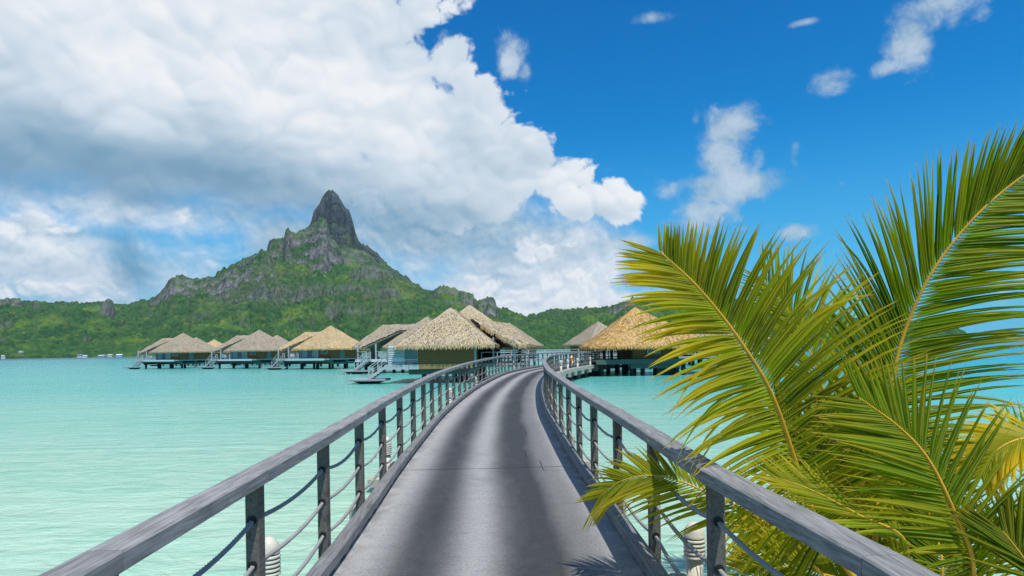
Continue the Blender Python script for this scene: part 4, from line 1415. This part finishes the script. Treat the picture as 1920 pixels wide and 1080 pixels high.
def leaflet_geo(base, d, nrm, L, w, droop, rr, yellow, tone, segs=7, grav=None):
    """a folded blade: 3 vertices across, tapering; returns verts, faces, attrs"""
    vs, fs = [], []; at_ = {'t': [], 'yellow': [], 'rib': [], 'tone': []}
    p = base.copy(); dv = d.normalized(); g = grav or Vector((0, 0, -1)); st = L / segs
    side = dv.cross(nrm).normalized(); nn = side.cross(dv)
    tw = (rr.random() - .5) * .5
    for k in range(segs + 1):
        t = k / segs
        wd = w * (min(1, .35 + t * 5) if t < .13 else 1) * (1 - max(0, (t - .25) / .75) ** 1.6) + .0006
        sd2 = (side * math.cos(tw * t) + nn * math.sin(tw * t))
        n2 = sd2.cross(dv)
        vs += [p - sd2 * wd * .9 - n2 * wd * .62, p.copy(), p + sd2 * wd * .9 - n2 * wd * .62]
        for a in (.0, 1., .0):
            at_['t'].append(t); at_['yellow'].append(yellow); at_['rib'].append(a); at_['tone'].append(tone)
        p = p + dv * st
        dv = (dv + g * droop * st * (.35 + t * 1.7)).normalized()
        side = dv.cross(nn).normalized(); nn = side.cross(dv)
    for k in range(segs):
        for j in range(2):
            a = k * 3 + j; fs.append((a, a + 1, a + 4, a + 3))
    return vs, fs, at_


def frond(tree, pts, nrm, count, Ll, Lr, al, ar, droop=.35, yellow=.2, r0=.016, seed=1, start=.12, tone=(.2, .8), width=.017, solo=40, lift=.12, tipL=.35, envl=None, envr=None):
    """pts: rachis points in the world (base to tip); nrm: which way the upper face looks;
    al, ar: leaflet angles from the rachis (base, tip) on the left and right"""
    rr = random.Random(seed)
    o0 = tree.location
    n = 40
    C = bez([Vector(p) for p in pts], n)
    rads = [r0 * (1 - .82 * (i / (n - 1)) ** .8) for i in range(n)]
    mbx = MB().tube([p - o0 for p in C], rads, 7)
    fr = mbx.build('frond', M['rachis'], tree, True)
    nr = Vector(nrm).normalized()
    leaves = []
    for i in range(count):
        f = start + (1 - start) * (i + .3) / count
        g = f * (n - 1); k = min(int(g), n - 2); t = g - k
        p = C[k].lerp(C[k + 1], t)
        T = (C[min(k + 2, n - 1)] - C[max(k - 1, 0)]).normalized()
        S_ = T.cross(nr).normalized(); N_ = S_.cross(T)     # S_ = right as seen from the upper face... sign by side below
        gx = (0, .1, .25, .45, .6, .75, .88, 1); dflt = (.45, .70, .92, 1, .93, .76, .56, tipL)
        envs = {-1: float(np.interp(f, gx, envl or dflt)), 1: float(np.interp(f, gx, envr or dflt))}
        for sgn, L0, an in ((-1, Ll, al), (1, Lr, ar)):
            if L0 <= 0: continue
            ang = R(an[0] + (an[1] - an[0]) * f) + rr.gauss(0, R(2.2))
            d = T * math.cos(ang) + S_ * math.sin(ang) * sgn + N_ * (lift + rr.gauss(0, .05))
            L = L0 * envs[sgn] * rr.uniform(.90, 1.06)
            b = p + S_ * sgn * rads[k] * .6
            dr = droop * rr.uniform(.75, 1.25)
            if rr.random() < .05: dr *= 3.0
            if rr.random() < .015: continue
            yl = min(1, max(0, yellow + rr.gauss(0, .22)))
            w_ = width * rr.uniform(.8, 1.15) * (.7 if f > .9 else 1)
            leaves.append((L * (1.0), leaflet_geo(b - o0, d, N_, L, w_, dr, rr, yl, tone[0] + (tone[1] - tone[0]) * rr.random() ** 1.7)))
    leaves.sort(key=lambda a: -a[0])
    for L, (vs, fs, at_) in leaves[:solo]:
        ob('leaflet', vs, fs, M['leaf'], fr, attrs=at_)
    rest = leaves[solo:]
    if rest:
        V, Fc, A = [], [], {'t': [], 'yellow': [], 'rib': [], 'tone': []}
        for L, (vs, fs, at_) in rest:
            b = len(V); V += vs; Fc += [tuple(q + b for q in f) for f in fs]
            for k_ in A: A[k_] += at_[k_]
        ob('leaflets', V, Fc, M['leaf'], fr, attrs=A, kind='stuff')
    return fr


def palm(label, loc, h):
    root = thing('palm_tree', label, 'palm tree', loc, 0, 'coconut palms beside the walkway')
    b = MB(); n = 14
    b.tube([(.06 * math.sin(k * .5), .04 * k / n, -h - .6 + (h + .6) * k / (n - 1)) for k in range(n)], [.16 + .02 * (k % 2) + .06 * max(0, (k - 9) / 4) for k in range(n)], 12)
    b.build('trunk', M['fibre'], root, True)
    return root


A_ = palm('lush young coconut palm with the two tall green fronds right of the walkway', at(1640, 1130, 4.9), .9)
cA = A_.location.copy()
# the broad frond leaning left
frond(A_, [cA + Vector((-.1, -.05, .1)), at(1548, 1010, 4.75), at(1505, 905, 4.6), at(1450, 745, 4.45), at(1385, 635, 4.35), at(1310, 540, 4.3), at(1238, 472, 4.3)], (.10, -1, .25), 104, 1.05, 1.12, (98, 34), (96, 40), .42, .55, .026, 1, .16, (.0, 1.), .0215, 100, .30, .32, None, (.45, .7, .92, 1, .80, .54, .33, .18))
# the tall frond leaning right
frond(A_, [cA + Vector((.05, .1, .15)), at(1645, 930, 5.3), at(1664, 770, 5.4), at(1690, 640, 5.4), at(1745, 515, 5.3), at(1830, 405, 5.2), at(1935, 318, 5.1), at(2040, 262, 5.0)], (-.15, -1, .1), 112, 1.12, 1.10, (52, 26), (78, 38), .30, .22, .026, 2, .16, (.0, .85), .0195, 100, .24, .32, (.5, .75, .95, 1, .80, .58, .46, .34), (.5, .75, .95, 1, .88, .72, .56, .36))
# a frond behind the broad one
frond(A_, [cA + Vector((-.05, .25, .15)), at(1600, 960, 5.9), at(1560, 780, 6.2), at(1500, 620, 6.4), at(1430, 520, 6.5)], (.2, -1, .3), 70, .95, 1.2, (70, 38), (74, 32), .3, .3, .018, 3, .2, (.1, .8), .0195, 20, .1, .34)
# fresh frond lower right
frond(A_, [cA + Vector((.45, -.35, .02)), at(1825, 1060, 4.15), at(1785, 950, 4.1), at(1740, 860, 4.1), at(1685, 800, 4.15), at(1610, 745, 4.2)], (-.1, -1, .55), 62, .88, .70, (66, 34), (66, 30), .14, .15, .020, 4, .04, (.35, 1.0), .0200, 70, .12, .45)
# arching frond that droops over the deck
frond(A_, [cA + Vector((-.3, -.1, .12)), at(1440, 985, 4.7), at(1330, 925, 4.9), at(1240, 893, 5.1), at(1170, 900, 5.25), at(1120, 935, 5.35)], (.0, -.75, .75), 50, .66, .55, (58, 24), (66, 26), .6, .55, .014, 5, .25, (.1, 1.), .0145, 40, -.05, .5)
# frond lying along the handrail
frond(A_, [cA + Vector((-.05, -.4, .1)), at(1700, 1020, 4.0), at(1610, 965, 4.0), at(1520, 918, 4.05), at(1450, 893, 4.1)], (.1, -.6, .9), 42, .48, .45, (46, 18), (46, 18), .2, .5, .012, 6, .1, (.4, 1.), .0145, 20, .1, .5)
# low fronds under and beyond the rail
frond(A_, [cA + Vector((-.2, .1, 0)), at(1560, 1060, 5.2), at(1500, 1010, 5.4), at(1440, 990, 5.5), at(1385, 1000, 5.6)], (.1, -.7, .7), 50, .66, .66, (70, 34), (70, 34), .6, .4, .014, 7, .15, (.2, .7), .017, 0, -.05, .5)
frond(A_, [cA + Vector((-.1, .0, -.1)), at(1600, 1100, 4.9), at(1540, 1075, 4.9), at(1470, 1062, 5.0), at(1400, 1085, 5.0)], (.1, -.8, .6), 46, .64, .64, (74, 36), (74, 36), .3, .5, .014, 8, .1, (.2, .7), .017, 0, .0, .5)
frond(A_, [cA + Vector((.1, .2, .05)), at(1650, 1000, 5.5), at(1620, 900, 5.7), at(1590, 830, 5.8), at(1540, 790, 5.9)], (.0, -1, .4), 56, .75, .75, (74, 36), (74, 36), .4, .3, .014, 9, .1, (.1, .5), .018, 0, .05, .5)
frond(A_, [cA + Vector((.15, .15, .0)), at(1690, 1010, 5.2), at(1715, 930, 5.3), at(1760, 860, 5.5), at(1800, 830, 5.7)], (.0, -1, .4), 46, .56, .56, (74, 36), (74, 36), .4, .3, .014, 12, .1, (.1, .5), .018, 0, .05, .5)

frond(A_, [cA + Vector((-.1, .2, .05)), at(1590, 1010, 5.4), at(1560, 900, 5.5), at(1505, 820, 5.6), at(1440, 765, 5.7)], (.1, -1, .35), 64, .70, .78, (82, 36), (80, 36), .4, .3, .014, 18, .15, (.0, .6), .019, 0, .1, .45)
frond(A_, [cA + Vector((.3, .0, .0)), at(1765, 1085, 4.6), at(1755, 1000, 4.75), at(1725, 935, 4.9), at(1670, 895, 5.0)], (-.1, -1, .3), 56, .62, .60, (76, 36), (76, 34), .3, .1, .014, 19, .08, (.0, .4), .019, 0, .1, .45)

B_ = palm('coconut palm at the right edge with a bright yellow arching frond', at(2010, 1120, 5.2), .9)
cB = B_.location.copy()
frond(B_, [cB + Vector((0, 0, .1)), at(2030, 980, 4.9), at(1990, 850, 4.75), at(1930, 822, 4.7), at(1872, 842, 4.7), at(1840, 890, 4.7)], (-.3, -.45, .9), 62, .50, .52, (64, 36), (66, 34), 1.0, 1.9, .02, 13, .12, (.7, 1.), .026, 40, -.05, .5)
frond(B_, [cB + Vector((-.1, .2, .1)), at(1985, 900, 5.9), at(1940, 840, 6.0), at(1890, 815, 6.1), at(1850, 825, 6.2)], (-.3, -.75, .6), 34, .5, .45, (60, 30), (60, 30), .3, .4, .014, 14, .1, (.3, .8), .016, 0, .08, .5)
frond(B_, [cB + Vector((-.2, -.5, .0)), at(1970, 1110, 3.9), at(1930, 1060, 3.9), at(1900, 1020, 3.95), at(1880, 995, 4.0)], (-.2, -1, .3), 38, .5, .5, (46, 20), (60, 26), .1, .05, .012, 15, .05, (.0, .3), .015, 20, .1, .5)
frond(B_, [cB + Vector((-.2, -.3, .0)), at(1990, 1080, 4.3), at(1930, 1030, 4.3), at(1880, 1010, 4.4), at(1830, 1020, 4.5)], (-.2, -.8, .5), 38, .55, .5, (60, 30), (60, 30), .3, .1, .012, 16, .05, (.0, .35), .016, 0, .05, .5)
frond(B_, [cB + Vector((.1, .2, .1)), at(1990, 1040, 5.6), at(1985, 940, 5.8), at(1970, 860, 6.0), at(1950, 800, 6.2)], (-.2, -1, .3), 40, .5, .5, (60, 30), (60, 30), .2, .1, .012, 17, .05, (.0, .4), .016, 0, .05, .5)


def sand_spit():
    """sandy shore the palms are rooted in, just right of the walkway"""
    n = VN(31); nx, ny = 40, 40
    vs = []
    for j in range(ny):
        for i in range(nx):
            x = 1.9 + i * .22; y = -6 + j * .33
            d = max(0, min(1, (x - 2.0) / 1.2)) * max(0, min(1, (6.2 - y) / 2.5))
            z = -.5 + .62 * d * d * (3 - 2 * d) + .06 * float(n.fbm(np.array([x * .9]), np.array([y * .9]), 3)[0])
            vs.append((x, y, z))
    fs = [(j * nx + i, j * nx + i + 1, (j + 1) * nx + i + 1, (j + 1) * nx + i) for j in range(ny - 1) for i in range(nx - 1)]
    ob('sand', vs, fs, M['sand'], kind='structure', smooth=True)


sand_spit()


# ------------------------------------------------------------------ sea air
def build_haze():
    m = bpy.data.materials.new('sea_air'); m.use_nodes = True; t = m.node_tree; t.nodes.clear()
    N = NT(t); out = N.new('ShaderNodeOutputMaterial'); v = N.new('ShaderNodeVolumePrincipled')
    v.inputs['Color'].default_value = (.66, .84, 1, 1); v.inputs['Density'].default_value = 2.4e-5
    v.inputs['Density Attribute'].default_value = ''
    m.cycles.homogeneous_volume = True
    v.inputs['Anisotropy'].default_value = 0
    t.links.new(v.outputs[0], out.inputs['Volume'])
    MB().box(-8200, 8200, -2200, 8600, -40, 790).build('haze', m, kind='stuff')


build_haze()
